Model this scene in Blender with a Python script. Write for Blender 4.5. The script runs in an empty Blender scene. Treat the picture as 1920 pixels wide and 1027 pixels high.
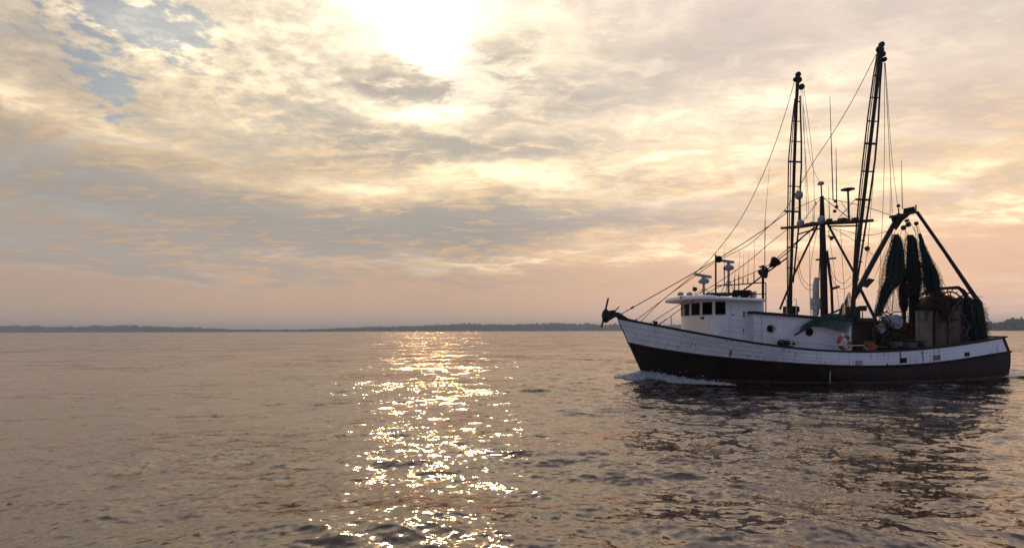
import bpy, bmesh, math, random
import numpy as np
from mathutils import Vector, Matrix
random.seed(7)
rng = np.random.default_rng(11)
sc = bpy.context.scene
col = sc.collection
R = math.radians

# ------------------------------------------------------------------ camera
F, CAMH, HY, ROLL = 1050.0, 1.93, 619.6, 0.0028      # focal length in px of the 1920 px frame, eye height, horizon row, roll
cam = bpy.data.cameras.new('camera')
cam.sensor_width = 36.0
cam.lens = 36.0 * F / 1920.0
cam.shift_y = (HY - 513.5) / 1920.0
cam.clip_start = 0.05
cam.clip_end = 60000.0
cam_o = bpy.data.objects.new('camera', cam)
col.objects.link(cam_o)
cam_o.location = (0, 0, CAMH)
cam_o.rotation_euler = (math.pi / 2, ROLL, 0)
sc.camera = cam_o

# ------------------------------------------------------------------ light
SUN_AZ, SUN_EL = R(-8.6), R(28.0)                    # azimuth from +Y towards +X
SUN_DIR = Vector((math.sin(SUN_AZ) * math.cos(SUN_EL), math.cos(SUN_AZ) * math.cos(SUN_EL), math.sin(SUN_EL)))
sl = bpy.data.lights.new('sun', 'SUN')
sl.energy = 1.0
sl.angle = R(2.2)
sl.color = (1.0, 0.56, 0.22)
sun = bpy.data.objects.new('sun', sl)
col.objects.link(sun)
sun.rotation_euler = (-SUN_DIR).to_track_quat('-Z', 'Y').to_euler()
sun.location = (0, 0, 80)

vs = sc.view_settings
vs.view_transform = 'Standard'
vs.look = 'None'
vs.exposure = 0.0
vs.gamma = 1.0
vs.use_curve_mapping = False
sc.cycles.use_denoising = True
sc.cycles.max_bounces = 5
sc.cycles.volume_bounces = 0
sc.cycles.sample_clamp_indirect = 8.0


# ------------------------------------------------------------------ node helper
class NT:
    def __init__(self, tree):
        self.t = tree
        self.n = tree.nodes
        self.l = tree.links

    def new(self, typ, **kw):
        nd = self.n.new(typ)
        for k, v in kw.items():
            setattr(nd, k, v)
        return nd

    def put(self, sock, v):
        if hasattr(v, 'is_output'):
            self.l.new(v, sock)
        elif v is not None:
            try:
                sock.default_value = v
            except Exception:
                sock.default_value = tuple(v) + (1.0,)

    def m(self, op, a, b=None, c=None, clamp=False):
        nd = self.new('ShaderNodeMath', operation=op)
        nd.use_clamp = clamp
        self.put(nd.inputs[0], a)
        if b is not None:
            self.put(nd.inputs[1], b)
        if c is not None:
            self.put(nd.inputs[2], c)
        return nd.outputs[0]

    def vm(self, op, a, b=None, scale=None):
        nd = self.new('ShaderNodeVectorMath', operation=op)
        self.put(nd.inputs[0], a)
        if b is not None:
            self.put(nd.inputs[1], b)
        if scale is not None:
            self.put(nd.inputs['Scale'], scale)
        return nd.outputs['Value'] if op in ('DOT_PRODUCT', 'LENGTH', 'DISTANCE') else nd.outputs['Vector']

    def xyz(self, x, y, z):
        nd = self.new('ShaderNodeCombineXYZ')
        for i, v in enumerate((x, y, z)):
            self.put(nd.inputs[i], v)
        return nd.outputs[0]

    def sep(self, v):
        nd = self.new('ShaderNodeSeparateXYZ')
        self.put(nd.inputs[0], v)
        return nd.outputs

    def noise(self, vec, scale, detail=4.0, rough=0.55, dist=0.0, col=False, lac=2.0):
        nd = self.new('ShaderNodeTexNoise')
        self.put(nd.inputs['Vector'], vec)
        nd.inputs['Scale'].default_value = scale
        nd.inputs['Detail'].default_value = detail
        nd.inputs['Roughness'].default_value = rough
        nd.inputs['Distortion'].default_value = dist
        nd.inputs['Lacunarity'].default_value = lac
        return nd.outputs['Color'] if col else nd.outputs['Fac']

    def ss(self, x, lo, hi, a=0.0, b=1.0):
        nd = self.new('ShaderNodeMapRange', interpolation_type='SMOOTHSTEP')
        self.put(nd.inputs['Value'], x)
        for k, v in (('From Min', lo), ('From Max', hi), ('To Min', a), ('To Max', b)):
            self.put(nd.inputs[k], v)
        return nd.outputs['Result']

    def mix(self, f, a, b, typ='MIX'):
        nd = self.new('ShaderNodeMix', data_type='RGBA', blend_type=typ)
        nd.clamp_factor = True
        self.put(nd.inputs['Factor'], f)
        self.put(nd.inputs['A'], a)
        self.put(nd.inputs['B'], b)
        return nd.outputs['Result']

    def ramp(self, f, stops, interp='EASE'):
        nd = self.new('ShaderNodeValToRGB')
        cr = nd.color_ramp
        cr.interpolation = interp
        while len(cr.elements) < len(stops):
            cr.elements.new(0.5)
        for e, (p, c) in zip(cr.elements, stops):
            e.position = p
            e.color = tuple(c) + (1.0,)
        self.put(nd.inputs[0], f)
        return nd.outputs[0]


def lin(r, g, b):
    f = lambda c: (c / 255 / 12.92) if c / 255 <= 0.04045 else ((c / 255 + 0.055) / 1.055) ** 2.4
    return (f(r), f(g), f(b))


# ------------------------------------------------------------------ sky
def ae(px, py):
    """azimuth / elevation in degrees of a spot in the sky seen in the photograph"""
    x = px - ROLL * (py - HY)
    y = py + ROLL * (px - 960)
    az = math.atan((x - 960) / F)
    return math.degrees(az), math.degrees(math.atan((HY - y) / F * math.cos(az)))


def build_sky():
    w = bpy.data.worlds.new('World')
    sc.world = w
    w.use_nodes = True
    w.cycles.sampling_method = 'MANUAL'
    w.cycles.sample_map_resolution = 512
    t = NT(w.node_tree)
    t.n.clear()
    D = t.new('ShaderNodeTexCoord').outputs['Generated']
    dx, dy, dz = t.sep(D)
    zc = t.m('MAXIMUM', dz, 0.0)
    az = t.m('MULTIPLY', t.m('ARCTAN2', dx, dy), 180 / math.pi)
    el = t.m('MULTIPLY', t.m('ARCSINE', zc), 180 / math.pi)
    # cloud sheet: directions projected on a flat layer overhead
    inv = t.m('DIVIDE', 1.0, t.m('ADD', zc, 0.11))
    q = t.xyz(t.m('MULTIPLY', dx, inv), t.m('MULTIPLY', dy, inv), 0.0)
    n_big = t.noise(t.vm('ADD', q, (3.1, 7.7, 0.0)), 0.85, 3, 0.55, 0.0)
    n_mid = t.noise(t.vm('MULTIPLY', q, (0.8, 1.15, 1)), 2.6, 6, 0.60, 0.4)
    n_fin = t.noise(t.vm('MULTIPLY', t.vm('ADD', q, (1.7, 0.3, 0)), (1.0, 1.7, 1)), 7.0, 5, 0.62, 0.5)
    n_cel = t.noise(t.vm('ADD', q, (5.0, 2.0, 0)), 17.0, 3, 0.6, 0.0)
    # ragged angular coordinates for the individual banks of cloud
    wob = t.vm('SUBTRACT', t.noise(q, 1.6, 4, 0.62, 0.0, col=True), (0.5, 0.5, 0.5))
    A = t.vm('ADD', t.xyz(az, el, 0.0), t.vm('MULTIPLY', wob, (17.0, 6.0, 0.0)))

    def field(blobs):
        tot = 0.0
        k = 180 / math.pi / F
        for (px, py, sx, sy, rot, amt) in blobs:
            c = ae(px, py)
            nd = t.new('ShaderNodeMapping', vector_type='TEXTURE')
            t.put(nd.inputs['Vector'], A)
            nd.inputs['Location'].default_value = (c[0], c[1], 0.0)
            nd.inputs['Rotation'].default_value = (0.0, 0.0, R(rot))
            nd.inputs['Scale'].default_value = (sx * k, sy * k, 1.0)
            d = nd.outputs[0]
            g = t.m('POWER', 0.367879, t.vm('DOT_PRODUCT', d, d))
            tot = t.m('MULTIPLY_ADD', g, amt, tot)
        return tot

    sd = t.vm('DOT_PRODUCT', D, tuple(SUN_DIR))
    ang = t.m('MULTIPLY', t.m('ARCCOSINE', t.m('MINIMUM', sd, 0.99999)), 180 / math.pi)

    # thin high overcast, warm towards the sun, dull and bluish away from it
    warm = t.ramp(t.m('DIVIDE', el, 60.0), [
        (0.0, lin(198, 169, 145)), (0.06, lin(204, 171, 146)), (0.13, lin(226, 188, 149)), (0.24, lin(238, 207, 166)),
        (0.40, lin(240, 222, 194)), (0.62, lin(232, 218, 206)), (1.0, lin(165, 164, 172))])
    pink = t.ramp(t.m('DIVIDE', el, 60.0), [
        (0.0, lin(242, 202, 180)), (0.08, lin(247, 199, 165)), (0.2, lin(253, 219, 178)), (0.4, lin(246, 228, 208)),
        (0.62, lin(238, 220, 215)), (1.0, lin(165, 163, 174))])
    base = t.mix(t.ss(az, -12.0, 28.0), warm, pink)
    base = t.mix(t.ss(az, -22.0, -44.0, 0.0, 0.30), base, lin(140, 134, 132))
    away = t.ramp(t.m('DIVIDE', el, 90.0), [(0.0, lin(150, 156, 182)), (0.4, lin(140, 150, 184)), (1.0, lin(146, 156, 186))])
    base = t.mix(t.ss(ang, 48.0, 105.0), base, away)
    # bright glow of the veiled sun
    glow = t.m('EXPONENT', t.m('MULTIPLY', t.m('POWER', t.m('DIVIDE', ang, 13.0), 1.5), -1.0))
    core = t.m('EXPONENT', t.m('MULTIPLY', t.m('POWER', t.m('DIVIDE', ang, 2.1), 2.0), -1.0))
    halo = t.m('EXPONENT', t.m('MULTIPLY', t.m('POWER', t.m('DIVIDE', ang, 7.6), 2.0), -1.0))
    base = t.vm('ADD', base, t.vm('SCALE', (1.0, 0.76, 0.44), scale=t.m('MULTIPLY', glow, 0.33)))

    # light gaps in the sheet
    gaps = field([
        (1420, 195, 210, 50, 8, 1.15), (1120, 265, 260, 36, 0, 0.6), (1350, 300, 240, 26, 4, 0.85), (780, 192, 110, 18, 3, 2.6),
        (1050, 332, 280, 22, 3, 0.95), (820, 338, 200, 20, 6, 0.95), (1200, 378, 260, 18, 3, 0.8), (1850, 300, 260, 36, 6, 0.6),
        (300, 80, 170, 50, -18, 0.75), (500, 110, 160, 60, 0, 0.65), (620, 50, 120, 50, 0, 0.6), (60, 188, 140, 20, -4, 0.8), (1000, 60, 150, 80, 0, 0.7),
        (1800, 405, 300, 20, 5, 0.65), (620, 280, 320, 60, 0, 0.2), (240, 420, 120, 18, -6, 0.32), (1280, 450, 160, 20, 3, 0.65),
        (1060, 490, 260, 9, 3, 0.6), (1780, 560, 300, 60, 0, 0.12), (620, 490, 300, 8, 0, 0.45), (330, 520, 200, 7, 0, 0.18)])
    streak = t.ss(t.m('ADD', t.m('MULTIPLY', n_mid, 0.65), t.m('MULTIPLY', n_fin, 0.35)), 0.46, 0.58)
    gl = t.m('MULTIPLY', gaps, t.m('ADD', 0.35, t.m('MULTIPLY', streak, 1.0)))
    gl = t.m('ADD', gl, t.m('MULTIPLY', t.m('SUBTRACT', streak, 0.45), t.ss(el, 5.0, 12.0, 0.0, 0.26)))
    base = t.vm('ADD', base, t.vm('SCALE', (0.62, 0.50, 0.30), scale=t.m('MULTIPLY', gl, 1.2)))

    # grey banks of cloud in front of it
    banks = field([
        (740, 150, 130, 26, -6, 0.95), (1000, 190, 160, 50, -4, 0.6), (960, 105, 110, 36, 12, 0.6), (860, 285, 240, 36, -3, 0.95),
        (1080, 280, 160, 22, 0, 0.5), (560, 195, 160, 40, -8, 0.55), (420, 260, 220, 30, -6, 0.45), (250, 380, 280, 40, -7, 1.0),
        (560, 425, 420, 40, -2, 1.5), (950, 415, 330, 34, 2, 1.5), (230, 468, 330, 34, 0, 1.2), (90, 350, 220, 44, 0, 0.65),
        (1230, 420, 160, 12, 4, 0.7), (1160, 170, 150, 30, 0, 0.35), (1220, 330, 180, 16, 2, 0.5), (1780, 230, 260, 36, 3, 0.45),
        (1400, 70, 260, 50, 0, 0.4), (1800, 110, 240, 60, 0, 0.35), (80, 90, 120, 40, -10, 0.4), (30, 250, 200, 30, 0, 0.35),
        (1820, 360, 240, 20, 4, 0.35), (700, 520, 500, 16, 0, 0.3)])
    rag = t.ss(t.m('ADD', t.m('MULTIPLY', n_mid, 0.5), t.m('MULTIPLY', n_fin, 0.5)), 0.40, 0.60)
    bk = t.m('MULTIPLY', banks, t.m('ADD', 0.22, t.m('MULTIPLY', rag, 1.0)))
    gen = t.m('MULTIPLY', t.ss(n_big, 0.42, 0.72), t.m('MULTIPLY', t.ss(el, 5.0, 14.0), 0.24))
    fine = t.m('MULTIPLY', t.m('SUBTRACT', n_fin, 0.5), t.ss(el, 4.0, 16.0, 0.10, 1.25))
    cel = t.m('MULTIPLY', t.m('SUBTRACT', n_cel, 0.5), t.m('MULTIPLY', t.ss(el, 12.0, 24.0, 0.0, 1.0), t.ss(az, 4.0, -22.0, 0.45, 1.6)))
    dens = t.m('ADD', t.m('ADD', bk, gen), t.m('ADD', fine, cel))
    dens = t.m('MAXIMUM', dens, -0.35)
    grey = t.mix(t.ss(az, -4.0, 28.0), lin(168, 164, 160), lin(216, 197, 190))
    grey = t.mix(t.ss(ang, 48.0, 105.0), grey, lin(128, 138, 166))
    grey = t.vm('SCALE', grey, scale=t.m('ADD', 0.51, t.m('ADD', t.m('MULTIPLY', n_fin, 0.42), t.m('MULTIPLY', n_mid, 0.40))))
    pos = t.m('MULTIPLY', t.m('SUBTRACT', 1.0, t.m('POWER', 0.367879, t.m('MULTIPLY', t.m('MAXIMUM', dens, 0.0), 1.7))), 0.95)
    sky = t.mix(pos, base, grey)
    sky = t.vm('SCALE', sky, scale=t.m('ADD', 1.0, t.m('MULTIPLY', t.m('MAXIMUM', t.m('MULTIPLY', dens, -1.0), 0.0), 0.55)))

    # holes of clear blue sky
    clear = t.new('ShaderNodeTexSky', sky_type='NISHITA')
    clear.sun_disc = False
    clear.sun_elevation = SUN_EL
    clear.sun_rotation = SUN_AZ
    clear.air_density = 1.6
    clear.dust_density = 1.5
    holes = field([(175, 135, 50, 34, -40, 1.5), (190, 12, 110, 26, -14, 1.5), (290, 35, 75, 34, 0, 1.25), (60, 20, 60, 30, 0, 0.7), (390, 50, 60, 50, 20, 0.8)])
    hl = t.ss(t.m('ADD', holes, t.m('ADD', t.m('MULTIPLY', t.m('SUBTRACT', n_cel, 0.5), 4.2), t.m('MULTIPLY', t.m('SUBTRACT', n_fin, 0.5), 1.6))), 0.45, 1.35)
    blue = t.vm('SCALE', t.vm('MULTIPLY', clear.outputs[0], (0.82, 0.96, 1.12)), scale=0.05)
    sky = t.mix(t.m('MULTIPLY', t.m('MULTIPLY', hl, 0.72), t.ss(holes, 0.04, 0.35)), sky, blue)

    # the sun's own glare burning through the thin part of the sheet
    thin = t.ss(t.m('ADD', bk, t.m('MULTIPLY', t.m('SUBTRACT', n_mid, 0.5), 2.4)), 0.75, 0.0)
    burn = t.m('MULTIPLY', core, thin)
    haze = t.m('MULTIPLY', halo, thin)
    sky = t.vm('ADD', sky, t.vm('SCALE', (1.0, 0.88, 0.72), scale=t.m('ADD', t.m('MULTIPLY', burn, 6.0), t.m('MULTIPLY', haze, 0.55))))

    bg = t.new('ShaderNodeBackground')
    t.put(bg.inputs['Color'], sky)
    bg.inputs['Strength'].default_value = 1.0
    out = t.new('ShaderNodeOutputWorld')
    t.l.new(bg.outputs[0], out.inputs['Surface'])


build_sky()


# ------------------------------------------------------------------ materials
MATS = {}


def mat(name, c, rough=0.6, metal=0.0, var=0.25, scale=3.0, c2=None, bump=0.0, bscale=20.0, streak=None, spec=0.5, stretch=(1, 1, 1)):
    m = bpy.data.materials.new(name)
    m.use_nodes = True
    t = NT(m.node_tree)
    b = t.n['Principled BSDF']
    tc = t.new('ShaderNodeTexCoord').outputs['Object']
    tv = t.vm('MULTIPLY', tc, stretch)
    n = t.noise(tv, scale, 6, 0.6)
    lo = tuple(x * (1 - var) for x in c)
    hi = tuple(min(1, x * (1 + var)) for x in c)
    if c2 is not None:
        cc = t.mix(t.ss(n, 0.44, 0.6), c, c2)
    else:
        cc = t.mix(t.ss(n, 0.3, 0.7), lo, hi)
    if streak is not None:                       # (colour, lower threshold, upper threshold) of vertical runs of rust or dirt
        sc_, lo_, hi_ = streak
        v = t.noise(t.vm('MULTIPLY', tc, (11.0, 11.0, 0.40)), 1.4, 6, 0.65)
        v2 = t.noise(tc, 1.1, 3, 0.5)
        f = t.ss(t.m('ADD', t.m('MULTIPLY', v, 0.65), t.m('MULTIPLY', v2, 0.35)), lo_, hi_)
        cc = t.mix(f, cc, sc_)
    t.put(b.inputs['Base Color'], cc)
    t.put(b.inputs['Roughness'], t.ss(n, 0.3, 0.7, max(0.02, rough - 0.1), min(1, rough + 0.12)))
    b.inputs['Metallic'].default_value = metal
    b.inputs['Specular IOR Level'].default_value = spec
    if bump:
        bn = t.new('ShaderNodeBump')
        bn.inputs['Strength'].default_value = 1.0
        bn.inputs['Distance'].default_value = bump
        t.put(bn.inputs['Height'], t.noise(tc, bscale, 5, 0.6))
        t.l.new(bn.outputs[0], b.inputs['Normal'])
    MATS[name] = m
    return m


mat('white_paint', (0.64, 0.64, 0.64), 0.45, var=0.06, scale=2.2, streak=((0.30, 0.18, 0.10), 0.545, 0.70), bump=0.002, bscale=9)
mat('topside_paint', (0.70, 0.72, 0.75), 0.45, var=0.08, scale=1.6, streak=((0.25, 0.15, 0.08), 0.53, 0.68), bump=0.003, bscale=6)
mat('roof_paint', (0.62, 0.62, 0.65), 0.5, var=0.05, scale=2)
mat('black_hull', (0.013, 0.008, 0.006), 0.6, spec=0.25, var=0.5, scale=1.5, streak=((0.07, 0.03, 0.016), 0.52, 0.68), bump=0.004, bscale=7)
mat('seam', (0.10, 0.09, 0.085), 0.8)
mat('dark_trim', (0.014, 0.011, 0.010), 0.7, spec=0.2, var=0.5, scale=4, c2=(0.03, 0.018, 0.012))
mat('dark_steel', (0.010, 0.010, 0.012), 0.6, spec=0.3, var=0.4, scale=4, c2=(0.022, 0.014, 0.010))
mat('rust_steel', (0.05, 0.024, 0.013), 0.85, var=0.4, scale=6, c2=(0.02, 0.012, 0.009), bump=0.004, spec=0.2)
mat('rust_panel', (0.115, 0.085, 0.065), 0.8, var=0.2, scale=3, streak=((0.10, 0.042, 0.02), 0.46, 0.58), bump=0.004)
mat('stained_paint', (0.46, 0.42, 0.37), 0.6, var=0.2, scale=4, streak=((0.16, 0.08, 0.04), 0.48, 0.62))
mat('boot_top', (0.11, 0.045, 0.022), 0.8, var=0.4, scale=3, c2=(0.05, 0.028, 0.016))
mat('cream_panel', (0.16, 0.14, 0.11), 0.75, var=0.15, scale=3, streak=((0.12, 0.06, 0.03), 0.53, 0.64), bump=0.003)
mat('grey_metal', (0.30, 0.30, 0.32), 0.45, 0.3, var=0.2, scale=4)
mat('grey_plastic', (0.24, 0.25, 0.28), 0.5, var=0.06)
mat('wire', (0.03, 0.025, 0.022), 0.7, 0.0, spec=0.2)
mat('rope', (0.10, 0.085, 0.07), 0.9)
mat('black_rubber', (0.008, 0.008, 0.009), 0.7, spec=0.12)
mat('green_net', (0.008, 0.046, 0.034), 0.85, var=0.5, scale=5, c2=(0.004, 0.014, 0.012))
mat('light_net', (0.02, 0.085, 0.06), 0.85, var=0.3, scale=5)
mat('dark_net', (0.008, 0.022, 0.018), 0.9, var=0.5, scale=5)
mat('brown_net', (0.055, 0.018, 0.009), 0.9, var=0.5, scale=6)
mat('deck_wood', (0.10, 0.075, 0.055), 0.85, var=0.35, scale=3, bump=0.004)
mat('dark_wood', (0.05, 0.026, 0.015), 0.8, var=0.5, scale=4, bump=0.004)
mat('rust_stain', (0.36, 0.19, 0.07), 0.8, var=0.3, scale=9)
mat('orange', (0.34, 0.06, 0.02), 0.6, var=0.15)
mat('red', (0.45, 0.03, 0.02), 0.6, var=0.15)
mat('yellow', (0.16, 0.10, 0.025), 0.7, var=0.2)
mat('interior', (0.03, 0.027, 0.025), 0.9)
mat('frame_grey', (0.50, 0.47, 0.44), 0.6, var=0.1)


def glass_mat():
    m = bpy.data.materials.new('window_glass')
    m.use_nodes = True
    b = m.node_tree.nodes['Principled BSDF']
    b.inputs['Base Color'].default_value = (0.30, 0.28, 0.26, 1)
    b.inputs['Roughness'].default_value = 0.04
    b.inputs['Transmission Weight'].default_value = 1.0
    b.inputs['IOR'].default_value = 1.05
    b.inputs['Specular IOR Level'].default_value = 0.5
    MATS['glass'] = m


glass_mat()


# ------------------------------------------------------------------ mesh builder
class MB:
    def __init__(self):
        self.v = []
        self.f = []

    def add(self, verts, faces):
        o = len(self.v)
        self.v += [Vector(p) for p in verts]
        self.f += [tuple(i + o for i in f) for f in faces]
        return self

    def hexa(self, p):
        """p: 8 corners, bottom ring then top ring"""
        return self.add(p, [(3, 2, 1, 0), (4, 5, 6, 7), (0, 1, 5, 4), (1, 2, 6, 5), (2, 3, 7, 6), (3, 0, 4, 7)])

    def box(self, c, s, rot=None):
        x, y, z = (k / 2 for k in s)
        pts = [Vector(q) for q in ((-x, -y, -z), (x, -y, -z), (x, y, -z), (-x, y, -z), (-x, -y, z), (x, -y, z), (x, y, z), (-x, y, z))]
        if rot is not None:
            pts = [rot @ q for q in pts]
        return self.hexa([Vector(c) + q for q in pts])

    def tube(self, pts, r, n=8, cap=True):
        pts = [Vector(p) for p in pts]
        rs = r if isinstance(r, (list, tuple)) else [r] * len(pts)
        vs, fs = [], []
        up = None
        for i, p in enumerate(pts):
            d = (pts[min(i + 1, len(pts) - 1)] - pts[max(i - 1, 0)])
            d = d.normalized() if d.length > 1e-9 else Vector((0, 0, 1))
            if up is None:
                up = Vector((0, 0, 1)) if abs(d.z) < 0.9 else Vector((1, 0, 0))
            u = (up - d * up.dot(d)).normalized()
            w = d.cross(u)
            up = u
            for k in range(n):
                a = 2 * math.pi * k / n
                vs.append(p + (u * math.cos(a) + w * math.sin(a)) * rs[i])
        for i in range(len(pts) - 1):
            for k in range(n):
                fs.append((i * n + k, i * n + (k + 1) % n, (i + 1) * n + (k + 1) % n, (i + 1) * n + k))
        if cap:
            fs.append(tuple(reversed(range(n))))
            fs.append(tuple((len(pts) - 1) * n + k for k in range(n)))
        return self.add(vs, fs)

    def lathe(self, prof, c=(0, 0, 0), axis='Z', n=16, rot=None):
        """prof: list of (radius, height)"""
        vs, fs = [], []
        for (r, h) in prof:
            for k in range(n):
                a = 2 * math.pi * k / n
                q = Vector((r * math.cos(a), r * math.sin(a), h))
                if axis == 'X':
                    q = Vector((h, q.x, q.y))
                elif axis == 'Y':
                    q = Vector((q.x, h, q.y))
                if rot is not None:
                    q = rot @ q
                vs.append(Vector(c) + q)
        for i in range(len(prof) - 1):
            for k in range(n):
                fs.append((i * n + k, i * n + (k + 1) % n, (i + 1) * n + (k + 1) % n, (i + 1) * n + k))
        fs.append(tuple(reversed(range(n))))
        fs.append(tuple((len(prof) - 1) * n + k for k in range(n)))
        return self.add(vs, fs)

    def ball(self, c, r, n=12, m=8, jit=0.0):
        rx, ry, rz = r if isinstance(r, (tuple, list)) else (r, r, r)
        vs, fs = [], []
        for i in range(m + 1):
            ph = math.pi * i / m
            for k in range(n):
                a = 2 * math.pi * k / n
                j = 1 + random.uniform(-jit, jit)
                vs.append(Vector(c) + Vector((rx * math.sin(ph) * math.cos(a), ry * math.sin(ph) * math.sin(a), rz * math.cos(ph))) * j)
        for i in range(m):
            for k in range(n):
                fs.append((i * n + k, (i + 1) * n + k, (i + 1) * n + (k + 1) % n, i * n + (k + 1) % n))
        return self.add(vs, fs)

    def grid(self, rows, close=False):
        n = len(rows[0])
        vs = [p for r in rows for p in r]
        fs = []
        for i in range(len(rows) - 1):
            for k in range(n if close else n - 1):
                fs.append((i * n + k, i * n + (k + 1) % n, (i + 1) * n + (k + 1) % n, (i + 1) * n + k))
        return self.add(vs, fs)

    def prism(self, poly, z0, z1):
        """plan polygon [(x, y)], heights may be functions of (x, y)"""
        f0 = z0 if callable(z0) else (lambda x, y: z0)
        f1 = z1 if callable(z1) else (lambda x, y: z1)
        n = len(poly)
        vs = [(x, y, f0(x, y)) for x, y in poly] + [(x, y, f1(x, y)) for x, y in poly]
        fs = [tuple(reversed(range(n))), tuple(range(n, 2 * n))] + [(i, (i + 1) % n, n + (i + 1) % n, n + i) for i in range(n)]
        return self.add(vs, fs)

    def plate(self, pts, th):
        """flat polygon given a thickness along its normal"""
        pts = [Vector(p) for p in pts]
        nrm = (pts[1] - pts[0]).cross(pts[-1] - pts[0]).normalized() * th / 2
        n = len(pts)
        vs = [p - nrm for p in pts] + [p + nrm for p in pts]
        fs = [tuple(reversed(range(n))), tuple(range(n, 2 * n))] + [(i, (i + 1) % n, n + (i + 1) % n, n + i) for i in range(n)]
        return self.add(vs, fs)

    def mesh(self, name, smooth=False, angle=40):
        me = bpy.data.meshes.new(name)
        me.from_pydata([tuple(p) for p in self.v], [], self.f)
        me.validate()
        bm = bmesh.new()
        bm.from_mesh(me)
        bmesh.ops.recalc_face_normals(bm, faces=bm.faces)
        if smooth:
            for f in bm.faces:
                f.smooth = True
            for e in bm.edges:
                if len(e.link_faces) == 2 and e.calc_face_angle(0) > R(angle):
                    e.smooth = False
        bm.to_mesh(me)
        bm.free()
        return me


def tag(o, label=None, cat=None, group=None, kind=None):
    if label:
        o['label'] = label
    if cat:
        o['category'] = cat
    if group:
        o['group'] = group
    if kind:
        o['kind'] = kind
    return o


def part(name, mb, m, parent, smooth=True, label=None):
    me = mb.mesh(name, smooth)
    me.materials.append(MATS[m] if isinstance(m, str) else m)
    o = bpy.data.objects.new(name, me)
    col.objects.link(o)
    o.parent = parent
    if label:
        o['label'] = label
    return o


# ------------------------------------------------------------------ boat frame: +X bow, +Y port, +Z up, z = 0 at the water
TH = R(9.0)
BM = Vector((12.2, 22.0, 0.0))
FW = Vector((-math.cos(TH), -math.sin(TH), 0))
PT = Vector((math.sin(TH), -math.cos(TH), 0))
BOATM = Matrix.Translation(BM) @ Matrix.Rotation(math.pi + TH, 4, 'Z')


def P(px, py, p):
    """point of the boat, p metres to port of its centreline, that lies along one sight line of the survey photograph"""
    x = px - ROLL * (py - HY)
    y = py + ROLL * (px - 960)
    k = (x - 960) / F
    a = (k * (BM.y + p * PT.y) - BM.x - p * PT.x) / (FW.x - k * FW.y)
    t = BM.y + a * FW.y + p * PT.y
    return Vector((a, p, CAMH + (HY - y) / F * t))


def pix(a, p, z):
    X = BM.x + a * FW.x + p * PT.x
    Y = BM.y + a * FW.y + p * PT.y
    x = 960 + F * X / Y
    y = HY - F * (z - CAMH) / Y
    return x + ROLL * (y - HY), y - ROLL * (x - 960)


def thing(name, mb, m, label, cat, group=None, smooth=True):
    """single-mesh thing of its own, modelled in boat coordinates, origin moved to its base"""
    lo = Vector([min(v[i] for v in mb.v) for i in range(3)])
    hi = Vector([max(v[i] for v in mb.v) for i in range(3)])
    o0 = Vector(((lo.x + hi.x) / 2, (lo.y + hi.y) / 2, lo.z))
    mb.v = [v - o0 for v in mb.v]
    o = part(name, mb, m, None, smooth)
    o.matrix_world = BOATM @ Matrix.Translation(o0)
    return tag(o, label, cat, group)


def root(name, at, label, cat, group=None):
    o = bpy.data.objects.new(name, None)
    col.objects.link(o)
    o.matrix_world = BOATM @ Matrix.Translation(Vector(at))
    return tag(o, label, cat, group)


# ------------------------------------------------------------------ water
RFAR = 6500.0


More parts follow.
